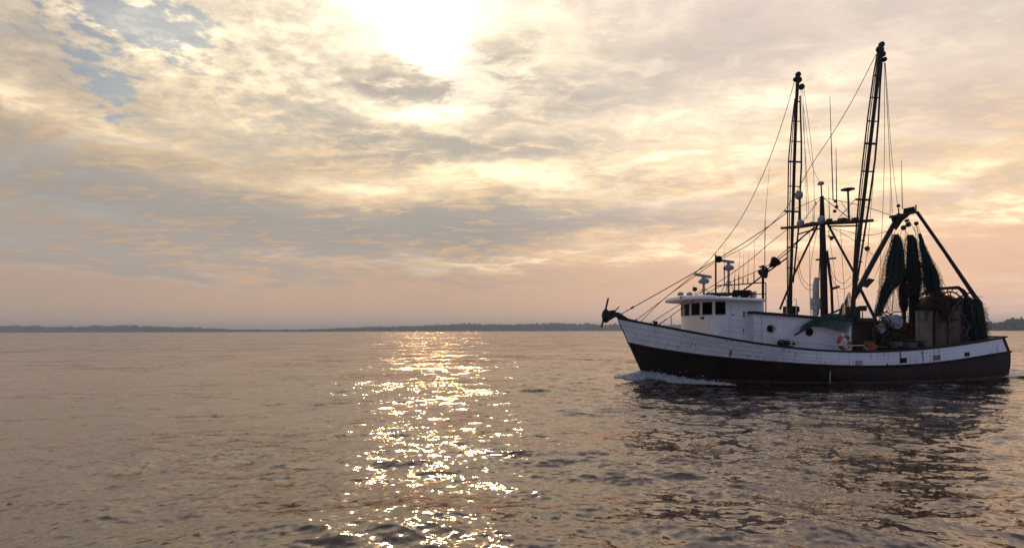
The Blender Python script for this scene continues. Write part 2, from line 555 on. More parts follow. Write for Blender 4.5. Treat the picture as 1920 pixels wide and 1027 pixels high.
def build_water():
    # polar sheet: fine where waves can be told apart, coarse out to the horizon
    rr = [0.0, 1.0, 2.0, 3.0]
    r = 4.2
    while r < RFAR:
        rr.append(r)
        r += max(0.006, min(r * r / 3400.0, r * 0.06))
    rr.append(RFAR)
    rr = np.array(rr)
    aa = np.concatenate([np.arange(-54, 54.01, 0.16), np.arange(56, 305.01, 3.0)])
    ang = np.radians(aa)
    nr, na = len(rr), len(ang)
    Rg, Ag = np.meshgrid(rr, ang, indexing='ij')
    X = Rg * np.sin(Ag)
    Y = Rg * np.cos(Ag)
    step = np.gradient(rr)[:, None] * np.ones_like(X)
    step = np.maximum(step, np.where(np.abs(((Ag + np.pi) % (2 * np.pi)) - np.pi) > R(54.5), 0.06 * Rg, 0.0028 * Rg))
    Zh = np.zeros_like(X)
    Dx = np.zeros_like(X)
    Dy = np.zeros_like(X)
    near = int(np.searchsorted(rr, 220.0))
    xs, ys, st = (q[:near].astype(np.float32) for q in (X, Y, step))
    # gusts: patches of livelier and calmer water
    gust = 1.0 + 0.28 * np.sin(xs * 0.13 + 0.7 * np.sin(ys * 0.08)) + 0.25 * np.sin(ys * 0.21 + 1.3 + 0.9 * np.sin(xs * 0.10 + 1))
    N = 92
    lam = np.exp(np.concatenate([rng.uniform(np.log(0.10), np.log(0.55), 62), rng.uniform(np.log(0.55), np.log(1.6), 20), rng.uniform(np.log(1.6), np.log(4.5), 10)]))
    th = rng.normal(R(-97), R(48), N)
    ph = rng.uniform(0, 2 * np.pi, N)
    for l, t, p in zip(lam, th, ph):
        k = 2 * np.pi / l
        slope = 0.019 if l < 0.55 else 0.025 if l < 1.6 else 0.016
        A = slope / k
        att = np.clip((l / st - 2.2) / 2.5, 0, 1) * gust
        k, A, t = np.float32(k), np.float32(A), np.float32(t)
        arg = k * (xs * np.cos(t) + ys * np.sin(t)) + p + 0.5 * np.sin(xs * 0.31 + ys * 0.17 + p)
        c_, s_ = np.cos(arg), np.sin(arg)
        Zh[:near] += A * att * c_
        Dx[:near] -= 1.05 * A * att * s_ * np.cos(t)
        Dy[:near] -= 1.05 * A * att * s_ * np.sin(t)
    # swell thrown up by the moving hull: bow crest, stern hump and the diverging wake
    lx = (X - BM.x) * FW.x + (Y - BM.y) * FW.y
    ly = (X - BM.x) * PT.x + (Y - BM.y) * PT.y
    al = np.abs(ly)
    Zh += 0.30 * np.exp(-((lx - 7.0) / 0.9) ** 2 - (al / 0.9) ** 2)
    Zh += 0.34 * np.exp(-((lx + 7.2) / 1.9) ** 2 - (al / 2.6) ** 2)
    arm = al - (7.6 - lx) * 0.34
    Zh += 0.10 * np.exp(-(arm / 0.55) ** 2) * np.clip((7.8 - lx) / 2, 0, 1) * np.exp(-np.clip(7 - lx, 0, 99) / 16)
    aft = np.clip((-6.0 - lx) / 3, 0, 1) * np.exp(-np.clip(-6 - lx, 0, 999) / 14)
    Zh += aft * np.exp(-(ly / 4.5) ** 2) * (0.10 * np.sin(lx * 2.3 + 1.5 * np.sin(ly * 1.1)) + 0.06 * np.sin(lx * 3.9 - ly * 2.3))
    X = X + Dx
    Y = Y + Dy
    co = np.stack([X, Y, Zh], -1).reshape(-1, 3).astype(np.float32)
    i, j = np.meshgrid(np.arange(nr - 1), np.arange(na), indexing='ij')
    j2 = (j + 1) % na
    quads = np.stack([i * na + j, i * na + j2, (i + 1) * na + j2, (i + 1) * na + j], -1).reshape(-1, 4)
    nf = len(quads)
    me = bpy.data.meshes.new('water')
    me.vertices.add(len(co))
    me.vertices.foreach_set('co', co.ravel())
    me.loops.add(nf * 4)
    me.loops.foreach_set('vertex_index', quads.ravel().astype(np.int32))
    me.polygons.add(nf)
    me.polygons.foreach_set('loop_start', np.arange(0, nf * 4, 4, dtype=np.int32))
    me.polygons.foreach_set('use_smooth', np.ones(nf, dtype=bool))
    me.update()
    me.validate()
    print('water verts', len(co))
    m = bpy.data.materials.new('sea_water')
    m.use_nodes = True
    t = NT(m.node_tree)
    t.n.remove(t.n['Principled BSDF'])
    pos = t.new('ShaderNodeNewGeometry').outputs['Position']
    gn = t.new('ShaderNodeNewGeometry').outputs['Normal']
    # ripples smaller than the mesh: slopes taken straight from noise so that they stay as steep far off as near by
    r0 = t.noise(t.vm('MULTIPLY', pos, (0.55, 1.0, 0.0)), 0.48, 2, 0.55, 0.0, col=True)
    r1 = t.noise(t.vm('MULTIPLY', pos, (0.7, 1.0, 0.0)), 3.4, 2, 0.55, 0.0, col=True)
    r2 = t.noise(t.vm('MULTIPLY', pos, (0.8, 1.0, 0.0)), 15.0, 2, 0.55, 0.0, col=True)
    sl_ = t.vm('ADD', t.vm('MULTIPLY', t.vm('SUBTRACT', r0, (.5, .5, .5)), (0.46, 0.72, 0.0)),
               t.vm('ADD', t.vm('MULTIPLY', t.vm('SUBTRACT', r1, (.5, .5, .5)), (0.66, 0.80, 0.0)),
                    t.vm('MULTIPLY', t.vm('SUBTRACT', r2, (.5, .5, .5)), (0.68, 0.72, 0.0))))
    wind = t.noise(t.vm('MULTIPLY', pos, (0.35, 1.0, 0.0)), 0.045, 3, 0.6, 0.0)
    sl_ = t.vm('SCALE', sl_, scale=t.ss(wind, 0.30, 0.70, 0.55, 1.35))
    nrm = t.vm('NORMALIZE', t.vm('ADD', gn, sl_))
    # turbid brown body under a mirror that strengthens towards grazing sight
    body = t.new('ShaderNodeBsdfDiffuse')
    body.inputs['Color'].default_value = (0.024, 0.017, 0.014, 1)
    t.l.new(nrm, body.inputs['Normal'])
    gloss = t.new('ShaderNodeBsdfGlossy', distribution='GGX')
    gloss.inputs['Color'].default_value = (1.0, 0.93, 0.875, 1)
    gloss.inputs['Roughness'].default_value = 0.095
    t.l.new(nrm, gloss.inputs['Normal'])
    fr = t.new('ShaderNodeFresnel')
    fr.inputs['IOR'].default_value = 1.333
    t.l.new(nrm, fr.inputs['Normal'])
    mx = t.new('ShaderNodeMixShader')
    t.put(mx.inputs[0], t.m('POWER', fr.outputs[0], 0.66))
    t.l.new(body.outputs[0], mx.inputs[1])
    t.l.new(gloss.outputs[0], mx.inputs[2])
    t.l.new(mx.outputs[0], t.n['Material Output'].inputs['Surface'])
    me.materials.append(m)
    o = bpy.data.objects.new('water', me)
    col.objects.link(o)
    tag(o, 'calm rippled estuary water glinting gold under the sun', 'water', kind='structure')


build_water()


# ------------------------------------------------------------------ far shores
def foliage_mat(name, c):
    m = bpy.data.materials.new(name)
    m.use_nodes = True
    t = NT(m.node_tree)
    b = t.n['Principled BSDF']
    pos = t.new('ShaderNodeNewGeometry').outputs['Position']
    n = t.noise(pos, 0.12, 5, 0.65)
    t.put(b.inputs['Base Color'], t.mix(t.ss(n, 0.35, 0.65), tuple(x * 0.6 for x in c), tuple(x * 1.4 for x in c)))
    b.inputs['Roughness'].default_value = 0.9
    b.inputs['Specular IOR Level'].default_value = 0.1
    return m


FOL = foliage_mat('shore_foliage', (0.045, 0.06, 0.035))
BANK = foliage_mat('shore_bank', (0.09, 0.085, 0.06))
ICO = None


def blob_template():
    bm = bmesh.new()
    bmesh.ops.create_icosphere(bm, subdivisions=2, radius=1.0)
    v = np.array([tuple(x.co) for x in bm.verts])
    f = np.array([[y.index for y in x.verts] for x in bm.faces])
    bm.free()
    return v, f


BV, BF = blob_template()


def shore(name, label_land, label_wood, prof, D, depth, tree, step):
    """prof: (px, py) top of the tree line as seen; D: distance of the waterline"""
    pxs = np.array([p[0] for p in prof], float)
    pys = np.array([p[1] for p in prof], float)
    hs = CAMH + (HY - ROLL * (pxs - 960) - pys) / F * (D + depth * 0.3)
    xs = np.arange(pxs[0], pxs[-1], 4.0)
    hh = np.interp(xs, pxs, hs)
    # the land itself: a low bank rising to a flat ridge
    rows = []
    for k, (dd, fz) in enumerate([(0, -1.0), (6, 0.6), (depth * 0.4, 0.45), (depth, 0.5), (depth * 1.6, -2.0)]):
        rows.append([((x - 960) / F * (D + dd), D + dd, (fz if k < 2 else (max(0.6, h - tree) * 0.9 if k < 4 else fz))) for x, h in zip(xs, hh)])
    mb = MB().grid(rows)
    land = part(name, mb, BANK, None)
    tag(land, label_land, 'shore', kind='structure')
    # the wood on it, one mass of crowns
    VV, FF = [], []
    off = 0
    x = pxs[0]
    while x < pxs[-1]:
        for row in range(3):
            dd = 8 + depth * row / 3 + random.uniform(0, depth / 4)
            h = np.interp(x, pxs, hs) * random.uniform(0.82, 1.03) * (0.80 + 0.1 * row) * (1 + 0.05 * math.sin(x * 0.11) + 0.05 * math.sin(x * 0.037 + 1))
            ground = max(0.5, (np.interp(x, pxs, hs) - tree) * 0.8) if row else 0.6
            if h < ground + 1.5:
                h = ground + 1.5
            w = random.uniform(0.35, 0.6) * tree
            rz = (h - ground) / 2 + 0.8
            nz = 1 + 0.28 * rng.normal(size=(len(BV), 1))
            v = BV * nz * np.array([w, w, rz]) + np.array([(x + random.uniform(-2, 2) - 960) / F * (D + dd), D + dd, ground + rz - 0.8])
            VV.append(v)
            FF.append(BF + off)
            off += len(BV)
        x += step * random.uniform(0.6, 1.4)
    VV = np.concatenate(VV)
    FF = np.concatenate(FF)
    me = bpy.data.meshes.new(name + '_wood')
    me.from_pydata(VV.tolist(), [], FF.tolist())
    me.materials.append(FOL)
    o = bpy.data.objects.new('shore_wood', me)
    col.objects.link(o)
    tag(o, label_wood, 'wood', kind='stuff')


shore('far_shore', 'long low hazy far shore along the horizon', 'hazy blue grey wood lining the far shore on the horizon',
      [(-500, 611), (0, 611), (60, 610), (130, 612), (200, 610), (255, 609), (310, 612), (380, 614), (430, 617), (520, 618), (580, 617.5), (640, 615),
       (700, 613), (780, 611), (850, 608), (905, 607), (970, 606.5), (1010, 606), (1060, 605.5), (1130, 606), (1180, 607), (1300, 609), (1500, 610), (1700, 610), (1790, 611), (1900, 611)],
      1900, 120, 11.0, 4.0)
shore('far_ridge', 'pale low ridge beyond the far shore', 'pale wood on the ridge behind the far shore',
      [(560, 617), (600, 615.5), (660, 613), (720, 611), (780, 609), (840, 607), (920, 608), (1000, 610), (1060, 611)], 3300, 300, 12.0, 3.0)
shore('near_point', 'dark wooded point of land beyond the stern', 'dark green wood on the point right of the stern',
      [(1800, 611), (1840, 606), (1862, 604), (1880, 602), (1893, 599), (1906, 597.5), (1930, 598), (2000, 597), (2400, 596)], 800, 60, 7.5, 6.0)


# ================================================================== the fishing boat
boat = bpy.data.objects.new('fishing_boat', None)
col.objects.link(boat)
boat.matrix_world = BOATM
tag(boat, 'white and black shrimp trawler with raised outriggers under way', 'fishing boat')


# ------------------------------------------------------------------ hull form
def ent(u, ue, n):
    return 1 - max(0.0, 1 - u / ue) ** n


def ex(u, k):
    return 1 - k * max(0.0, (u - 0.62) / 0.38) ** 2


LV = [  # level: stem a, transom a, max half beam, entry length, entry power, run-in at the stern
    (8.40, -5.90, 2.62, 0.44, 2.2, 0.20),     # sheer
    (7.99, -6.10, 2.60, 0.48, 1.95, 0.18),    # where white meets black
    (7.30, -6.02, 2.58, 0.54, 1.65, 0.20),    # water
    (6.20, -5.30, 1.30, 0.60, 1.30, 0.40)]    # below


def half(u, k):
    s, t, B, ue, n, kx = LV[k]
    return max(0.035, B * ent(u, ue, n) * ex(u, kx))


def solve(pts, k):
    """heights of a line painted along the hull, from its sight lines"""
    us, zs = [], []
    for (px, py) in pts:
        lo, hi = 0.0, 1.0
        for _ in range(40):
            u = (lo + hi) / 2
            a = LV[k][0] + u * (LV[k][1] - LV[k][0])
            x, _y = pix(a, half(u, k), 1.3)
            if x < px:
                lo = u
            else:
                hi = u
        us.append(u)
        zs.append(P(px, py, half(u, k)).z)
    co = np.polyfit(us, zs, 5)
    return lambda u: float(np.polyval(co, u))


zsheer = solve([(1158, 598), (1200, 605), (1233, 610.5), (1275, 618.5), (1309, 625.5), (1350, 634), (1383, 640), (1440, 647.5), (1508, 654), (1550, 657.5),
                (1594, 660), (1640, 660), (1690, 658), (1752, 653.5), (1800, 646.5), (1840, 640), (1879, 634)], 0)
zband = solve([(1178, 643), (1225, 652), (1273, 660), (1330, 667.5), (1383, 673), (1440, 678), (1508, 682), (1550, 684), (1594, 686), (1650, 686.5), (1700, 684.5),
               (1736, 681), (1790, 675), (1840, 667.5), (1885, 660)], 1)


def hp(u, v, side=1, off=0.0):
    """point of the hull skin; v 0 sheer, 1 band, 2 water, 3 bottom"""
    k = min(2, int(v))
    f = v - k
    z = [zsheer(u), zband(u), 0.0, -0.8]
    if k == 0 or k == 1:
        ff = f
    else:
        ff = f
    a0 = LV[k][0] + u * (LV[k][1] - LV[k][0])
    a1 = LV[k + 1][0] + u * (LV[k + 1][1] - LV[k + 1][0])
    b = half(u, k) * (1 - ff) + half(u, k + 1) * ff
    # a little belly between the lines
    b += 0.06 * math.sin(math.pi * f) * min(1, u * 3) * (1 if k else -0.6 * max(0, 1 - u * 3))
    return Vector((a0 * (1 - ff) + a1 * ff, side * (b + off), z[k] * (1 - f) + z[k + 1] * f))


def skin(u, z, side=1, off=0.0):
    """point of the skin at a given height"""
    zz = [zsheer(u), zband(u), 0.0, -0.8]
    k = 0 if z >= zz[1] else (1 if z >= 0 else 2)
    return hp(u, k + min(0.999, max(0.0, (zz[k] - z) / (zz[k] - zz[k + 1]))), side, off)


US = [(i / 60) ** 1.15 for i in range(61)]
mb = MB()
vsn = [0.02, 0.5, 1.0, 1.25, 1.5, 1.75, 2.0, 2.5, 3.0]
ring = []
for u in US:
    row = [hp(u, v, 1) for v in vsn]
    ring.append(row + [hp(u, v, -1) for v in reversed(vsn)])
mb.grid(ring)
o = len(mb.v)
tr = ring[-1]
mb.add(tr, [tuple(range(len(tr)))])
hull = part('hull', mb, 'black_hull', boat)

# white strakes, each a plank run from stem to quarter
NS = 4
for side in (1, -1):
    for k in range(NS):
        v0, v1 = 0.03 + k * 0.965 / NS, 0.03 + (k + 1) * 0.965 / NS - 0.011
        rows = []
        for u in US:
            if u > 0.985:
                u = 0.985
            rows.append([hp(u, v0, side, 0.0), hp(u, v0, side, 0.022), hp(u, (v0 + v1) / 2, side, 0.024), hp(u, v1, side, 0.022), hp(u, v1, side, 0.0)])
        part('plank', MB().grid(rows), 'topside_paint', hull)

# rusty boot-top just above the water
for side in (1, -1):
    rows = [[hp(u, v, side, o_) for v, o_ in ((1.80, 0.0), (1.80, 0.006), (1.9, 0.007), (2.08, 0.006), (2.08, 0.0))] for u in US]
    part('boot_top', MB().grid(rows), 'boot_top', hull)

# rubbing strake under the band and cap rail on the bulwark
for side in (1, -1):
    rows = []
    for u in US:
        c = hp(u, 1.0, side, 0.03)
        rows.append([c + Vector((0, side * q[0], q[1])) for q in ((-0.03, 0.035), (0.03, 0.028), (0.045, 0), (0.03, -0.028), (-0.03, -0.035))])
    part('rubbing_strake', MB().grid(rows), 'dark_trim', boat)
    rows = []
    for u in US:
        c = hp(u, 0.0, side, -0.04)
        w = min(0.095, abs(c.y) + 0.03)
        rows.append([c + Vector((0, q[0], q[1])) for q in ((-w, 0.0), (w, 0.0), (w, 0.055), (-w, 0.055))])
    part('cap_rail', MB().grid(rows, True), 'dark_trim', boat)
    rows = [[skin(u, zsheer(u) - d, side, -0.10) for d in (0.0, 0.2, 0.4, 0.62)] for u in US if skin(u, zsheer(u) - 0.62).y > 0.16]
    part('bulwark', MB().grid(rows), 'topside_paint', boat)
e0, e1 = hp(1, 0, 1), hp(1, 0, -1)
part('cap_rail', MB().hexa([e0 + Vector((-.05, .06, 0)), e1 + Vector((-.05, -.06, 0)), e1 + Vector((.1, -.06, 0)), e0 + Vector((.1, .06, 0)),
                            e0 + Vector((-.05, .06, .058)), e1 + Vector((-.05, -.06, .058)), e1 + Vector((.1, -.06, .058)), e0 + Vector((.1, .06, .058))]), 'dark_trim', boat, False)
rows = []
for u in US:
    zz = zsheer(u) - 0.60
    q = skin(u, zz)
    h, a = max(0.0, q.y - 0.09), q.x
    rows.append([Vector((a, h, zz)), Vector((a, 0, zz + 0.05)), Vector((a, -h, zz))])
part('deck', MB().grid(rows), 'deck_wood', boat)


def deckz(a):
    u = (LV[0][0] - a) / (LV[0][0] - LV[0][1])
    return zsheer(max(0, min(1, u))) - 0.57


def on_hull(px, py):
    """u, v on the port skin for a sight line"""
    best = None
    for i in range(201):
        u = i / 200
        for j in range(41):
            v = j / 20
            q = hp(u, v)
            x, y = pix(*q)
            d = (x - px) ** 2 + (y - py) ** 2
            if best is None or d < best[0]:
                best = (d, u, v)
    return best[1], best[2]


def hull_patch(name, px, py, w, h, th, m, label=None):
    u, v = on_hull(px, py)
    c = hp(u, v, 1)
    t1 = (hp(u - 0.01, v) - hp(u + 0.01, v)).normalized()
    t2 = (hp(u, max(0, v - 0.05)) - hp(u, v + 0.05)).normalized()
    n = t2.cross(t1).normalized()
    if n.y < 0:
        n = -n
    rot = Matrix((t1, n, n.cross(t1) * -1)).transposed()
    return part(name, MB().box(c + n * (0.024 + th / 2 - 0.01), (w, th, h), rot), m, boat, False, label)


hull_patch('freeing_port', 1609, 680, 0.26, 0.17, 0.03, 'grey_metal', 'grey freeing port cover')
hull_patch('freeing_port', 1692, 676, 0.25, 0.17, 0.03, 'black_rubber', 'dark open freeing port')
hull_patch('freeing_port', 1755, 671, 0.25, 0.17, 0.03, 'cream_panel', 'yellowed freeing port cover')
hull_patch('freeing_port', 1812, 664, 0.22, 0.14, 0.03, 'rust_steel', 'rusty freeing port')
hull_patch('batten', 1686, 670, 0.05, 0.42, 0.02, 'cream_panel', 'yellowed vertical batten')
hull_patch('batten', 1730, 668, 0.025, 0.42, 0.02, 'seam')
hull_patch('rust_plate', 1369, 661, 0.10, 0.26, 0.012, 'rust_stain', 'rust stained plate')
u_, v_ = on_hull(1556, 700)
qp = hp(u_, v_).y + 0.03
part('overflow_pipe', MB().tube([P(1556.5, 696, qp), P(1556, 718, qp)], 0.022, 6), 'grey_plastic', boat, True, 'pale overflow pipe down the black side')
hull_patch('drain', 1661, 683, 0.06, 0.05, 0.03, 'black_rubber')
# stemhead with bow roller
mb = MB()
bw = hp(0, 0, 1)
mb.tube([P(1147, 588, 0), P(1158, 590, 0), P(1176, 601, 0), P(1200, 606, 0)], [0.05, 0.11, 0.10, 0.07], 8)
mb.tube([P(1192, 598, 0.1), P(1193, 606, 0.1)], 0.03)
part('bow_roller', mb, 'dark_steel', boat)
part('bollard', MB().tube([P(1229, 602, 0.35), P(1229, 614, 0.35)], 0.07, 8).tube([P(1225, 604, 0.35), P(1233, 605, 0.35)], 0.035, 6), 'dark_steel', boat)
part('bollard', MB().tube([P(1213, 606, 0.2), P(1213, 612, 0.2)], 0.07, 8), 'dark_steel', boat)
part('stanchion', MB().tube([P(1258, 592, 0.9), P(1259, 617, 0.9)], 0.018, 6).tube([P(1258, 592, 0.9), P(1233, 608, 0.5)], 0.012, 6), 'grey_metal', boat)

# ------------------------------------------------------------------ wheelhouse
WA0, WA1, WB = 3.45, 4.80, 1.35       # aft wall, start of the round front, half width
FR = 0.76                              # depth of the round front
NARC = 48


def front(t, grow=0.0, fr=FR, wb=WB, a1=WA1):
    """plan curve of the round front, t 0 port side .. 1 starboard side"""
    th = math.pi * (0.5 - t)
    c_, s_ = math.cos(th), math.sin(th)
    e = 0.72
    return (a1 + (fr + grow) * abs(c_) ** e, (wb + grow) * math.copysign(abs(s_) ** e, s_))


def ztop(a):
    return 3.00 - (6.4 - a) * 0.035


def zdeck(a):
    return deckz(a) - 0.1


arc = [front(i / NARC) for i in range(NARC + 1)]
# openings: found along the curve by their sight lines
ZW0, ZW1 = 2.47, 2.945


def curve_pts():
    pts = []
    n1 = 40
    for i in range(n1):
        pts.append((WA0 + (WA1 - WA0) * i / n1, WB))
    for i in range(241):
        pts.append(front(i / 240))
    for i in range(1, n1 + 1):
        pts.append((WA1 - (WA1 - WA0) * i / n1, -WB))
    return pts


CP = curve_pts()
CL = [0.0]
for a_, b_ in zip(CP[:-1], CP[1:]):
    CL.append(CL[-1] + math.hypot(b_[0] - a_[0], b_[1] - a_[1]))


def at_len(s):
    s = max(0, min(CL[-1] - 1e-6, s))
    i = int(np.searchsorted(CL, s, side='right')) - 1
    i = min(i, len(CP) - 2)
    f = (s - CL[i]) / max(1e-9, CL[i + 1] - CL[i])
    return (CP[i][0] * (1 - f) + CP[i + 1][0] * f, CP[i][1] * (1 - f) + CP[i + 1][1] * f)


def len_at_px(px):
    """distance along the visible wall where the sight line column px meets it"""
    prev = None
    for i in range(600):
        s = CL[-1] * 0.80 * i / 599
        x, _ = pix(*at_len(s), 2.7)
        if x <= px:
            return s
    return CL[-1] * 0.8


wins = []
for (x0, x1) in ((1340.5, 1361), (1316.5, 1336), (1296, 1313), (1283, 1293)):
    s1, s0 = len_at_px(x0), len_at_px(x1)
    wins.append((s0, s1))
last = wins[-1][1]
allw = list(wins)
allw.append((len_at_px(1281.3), len_at_px(1277.3)))
far = (CL[-1] - wins[0][1], CL[-1] - wins[0][0])
if far[0] > allw[-1][1] + 0.05:
    allw.append(far)
TK = 0.05


def wall_strip(s0, s1, z0, z1, n=None):
    """closed slab of wall following the curve between two lengths"""
    n = n or max(2, int((s1 - s0) / 0.07) + 1)
    rows = []
    for i in range(n + 1):
        s = s0 + (s1 - s0) * i / n
        a, p = at_len(s)
        a2, p2 = at_len(s + 0.01)
        a3, p3 = at_len(s - 0.01)
        d = Vector((a2 - a3, p2 - p3, 0)).normalized()
        nn = Vector((d.y, -d.x, 0))      # outward? fixed below
        if nn.dot(Vector((a - 4.6, p, 0))) < 0:
            nn = -nn
        za = z0(a) if callable(z0) else z0
        zb = z1(a) if callable(z1) else z1
        q = Vector((a, p, 0))
        rows.append([q + Vector((0, 0, za)), q - nn * TK + Vector((0, 0, za)), q - nn * TK + Vector((0, 0, zb)), q + Vector((0, 0, zb))])
    m_ = MB()
    m_.grid(rows, True)
    m_.add(rows[0], [(0, 1, 2, 3)])
    m_.add(rows[-1], [(3, 2, 1, 0)])
    return m_


def join(dst, src):
    o_ = len(dst.v)
    dst.v += src.v
    dst.f += [tuple(i + o_ for i in f) for f in src.f]


wall = MB()
join(wall, wall_strip(0, CL[-1], lambda a: zdeck(a) - 0.05, ZW0))
join(wall, wall_strip(0, CL[-1], ZW1, lambda a: ztop(a) + 0.03))
prev = 0.0
for (s0, s1) in allw + [(CL[-1], None)]:
    if s0 - prev > 0.005:
        join(wall, wall_strip(prev, s0, ZW0, ZW1))
    prev = s1
wall.box((WA0 - 0.03, 0, 2.2), (0.06, 2 * WB - 0.01, 1.7))
wheelhouse = part('wheelhouse', wall, 'white_paint', boat)
for (s0, s1) in allw:
    n = max(2, int((s1 - s0) / 0.06) + 1)
    rows, fr_ = [], MB()
    for i in range(n + 1):
        s = s0 + (s1 - s0) * i / n
        a, p = at_len(s)
        q = Vector((a, p, 0)) - Vector((a - 4.3, p, 0)).normalized() * 0.03
        rows.append([q + Vector((0, 0, ZW0)), q + Vector((0, 0, ZW1))])
    rows2 = [[q - Vector((q.x - 4.3, q.y, 0)).normalized() * 0.008 for q in r] for r in rows]
    g = MB().grid(rows)
    g.grid(rows2)
    part('window', g, 'glass', wheelhouse)
    # frame: a rim proud of the wall
    rim = []
    for i in range(n + 1):
        a, p = at_len(s0 + (s1 - s0) * i / n)
        q = Vector((a, p, 0)) + Vector((a - 4.3, p, 0)).normalized() * 0.004
        rim.append(q)
    loop = [q + Vector((0, 0, ZW0)) for q in rim] + [q + Vector((0, 0, ZW1)) for q in reversed(rim)]
    fr_.tube(loop + [loop[0]], 0.014, 6, False)
    part('window_frame', fr_, 'frame_grey', wheelhouse)

# inside: console, chair and wheel seen through the glass
mb = MB()
mb.box((4.75, 0, 2.0), (0.5, 1.9, 0.9))
mb.box((4.1, 0.1, 2.35), (0.12, 0.5, 0.7))
mb.box((3.9, -0.95, 2.2), (0.6, 0.5, 1.2))
part('console', mb, 'interior', wheelhouse, False)
part('cabin_floor', MB().box((4.1, 0, 1.60), (1.2, 2.5, 0.06)), 'interior', wheelhouse, False)

# brow roof
poly = [(3.50, 1.62)]
for i in range(41):
    poly.append(front(i / 40, 0.0, 1.32, 1.62, 4.9))
poly += [(3.50, -1.62)]
RB = lambda x, y: ztop(x) + 0.035
mb = MB()
n = len(poly)
cen = (4.6, 0)
lv = []
for (sc_, dz) in ((1.0, 0.0), (1.012, 0.03), (0.995, 0.085), (0.93, 0.115), (0.5, 0.150), (0.05, 0.160)):
    lv.append([Vector((cen[0] + (x - cen[0]) * sc_, cen[1] + (y - cen[1]) * sc_, RB(x, y) + dz * (1.35 if x > 5.4 else 1.0))) for x, y in poly])
mb.grid(lv, True)
mb.add(lv[0], [tuple(range(n))])
mb.add(lv[-1], [tuple(range(n))])
part('roof', mb, 'roof_paint', wheelhouse)

# door on the port side with hinges, and its grab rail
s0 = MB()
da0, da1 = P(1394, 610, WB).x, P(1369, 610, WB).x
s0.box(((da0 + da1) / 2, WB + 0.012, 2.15), (da1 - da0, 0.03, 1.45))
s0.box(((da0 + da1) / 2, WB + 0.034, 2.15), (da1 - da0 - 0.09, 0.02, 1.36))
part('door', s0, 'white_paint', wheelhouse, False)
for py in (586, 592, 619):
    q = P(1395, py, WB + 0.05)
    part('hinge', MB().box(q, (0.05, 0.04, 0.07)), 'rust_steel', wheelhouse, False)
q = P(1372, 590, WB + 0.05)
part('door_handle', MB().tube([q, q + Vector((-0.12, 0, 0))], 0.015, 6), 'rust_steel', wheelhouse)
q = P(1317, 596, WB + 0.02)
part('running_light', MB().box(q, (0.09, 0.1, 0.08)), 'dark_steel', wheelhouse, False)

# ------------------------------------------------------------------ deckhouse trunk aft of the wheelhouse
TB = 1.62
TF, TA = 3.95, 0.10
tz = lambda a: 2.50 - (TF - a) * 0.072
mb = MB()
zz0 = 0.55
mb.hexa([(TA, -TB, zz0), (TF, -TB, zz0), (TF, TB, zz0), (TA, TB, zz0), (TA, -TB, tz(TA)), (TF, -TB, tz(TF)), (TF, TB, tz(TF)), (TA, TB, tz(TA))])
deckhouse = part('deckhouse', mb, 'white_paint', boat, False)
mb = MB()
g = 0.09
mb.hexa([(TA - g, -TB - g, tz(TA - g)), (TF + g, -TB - g, tz(TF + g)), (TF + g, TB + g, tz(TF + g)), (TA - g, TB + g, tz(TA - g)),
         (TA - g, -TB - g, tz(TA - g) + 0.085), (TF + g, -TB - g, tz(TF + g) + 0.085), (TF + g, TB + g, tz(TF + g) + 0.085), (TA - g, TB + g, tz(TA - g) + 0.085)])
part('roof', mb, 'dark_trim', deckhouse, False)
mb = MB()
mb.hexa([(TA, -TB, tz(TA) + .087), (TF - .6, -TB, tz(TF - .6) + .087), (TF - .6, TB, tz(TF - .6) + .087), (TA, TB, tz(TA) + .087),
         (TA, -TB, tz(TA) + 0.10), (TF - .6, -TB, tz(TF - .6) + 0.10), (TF - .6, TB, tz(TF - .6) + 0.10), (TA, TB, tz(TA) + 0.10)])
part('roof_deck', mb, 'frame_grey', deckhouse, False)
for px, py in ((1445, 616), (1517, 622)):
    q = P(px, py, TB)
    rg = Matrix.Rotation(-math.pi / 2, 3, 'X')
    port = part('porthole', MB().lathe([(0.10, -0.01), (0.10, 0.012)], q, n=20, rot=rg), 'glass', deckhouse)
    part('porthole_rim', MB().tube([q + Vector((0.125 * math.cos(t), 0.012, 0.125 * math.sin(t))) for t in [k * math.pi / 12 for k in range(25)]], 0.03, 6, False), 'rust_steel', deckhouse)
    part('porthole_back', MB().lathe([(0.10, 0.002), (0.10, 0.006)], q, n=20, rot=rg), 'interior', deckhouse)
# rust runs as fixed pipes and vents along the side
part('drain_pipe', MB().tube([P(1429, 590, TB + .03), P(1429, 640, TB + .03)], 0.012, 6), 'frame_grey', deckhouse)
for px in (1475, 1493):
    part('roof_vent', MB().tube([P(px, 589, TB - .05), P(px, 562, TB - .05), P(px - 2, 560, TB - .05), P(px - 5, 563, TB - .05)], 0.014, 6), 'frame_grey', deckhouse)

# pipe rails beside the wheelhouse and along the waist
rail = MB()
for dy in (0, 22, 40):
    pts = [P(1363 if dy == 0 else 1352, 600 + dy * 0.62 - 2, 1.9), P(1372, 598 + dy * 0.62, 1.9), P(1425, 605 + dy * 0.62, 1.95), P(1450, 611 + dy * .62, 1.98)]
    if dy == 40:
        pts = [P(1340, 632, 1.85), P(1356, 619, 1.9), P(1372, 621, 1.9), P(1420, 628, 1.95), P(1452, 634, 2.0)]
    rail.tube(pts, 0.012, 6)
for px, y0, y1 in ((1367, 598, 640), (1396, 602, 642), (1450, 611, 648)):
    rail.tube([P(px, y0, 1.92), P(px, y1, 1.95)], 0.013, 6)
part('side_rail', rail, 'frame_grey', boat)
rail = MB()
rail.tube([P(1452, 634, 2.1), P(1500, 640, 2.2), P(1556, 646, 2.3), P(1596, 648, 2.3), P(1618, 647, 2.3), P(1629, 657, 2.3)], 0.018, 6)
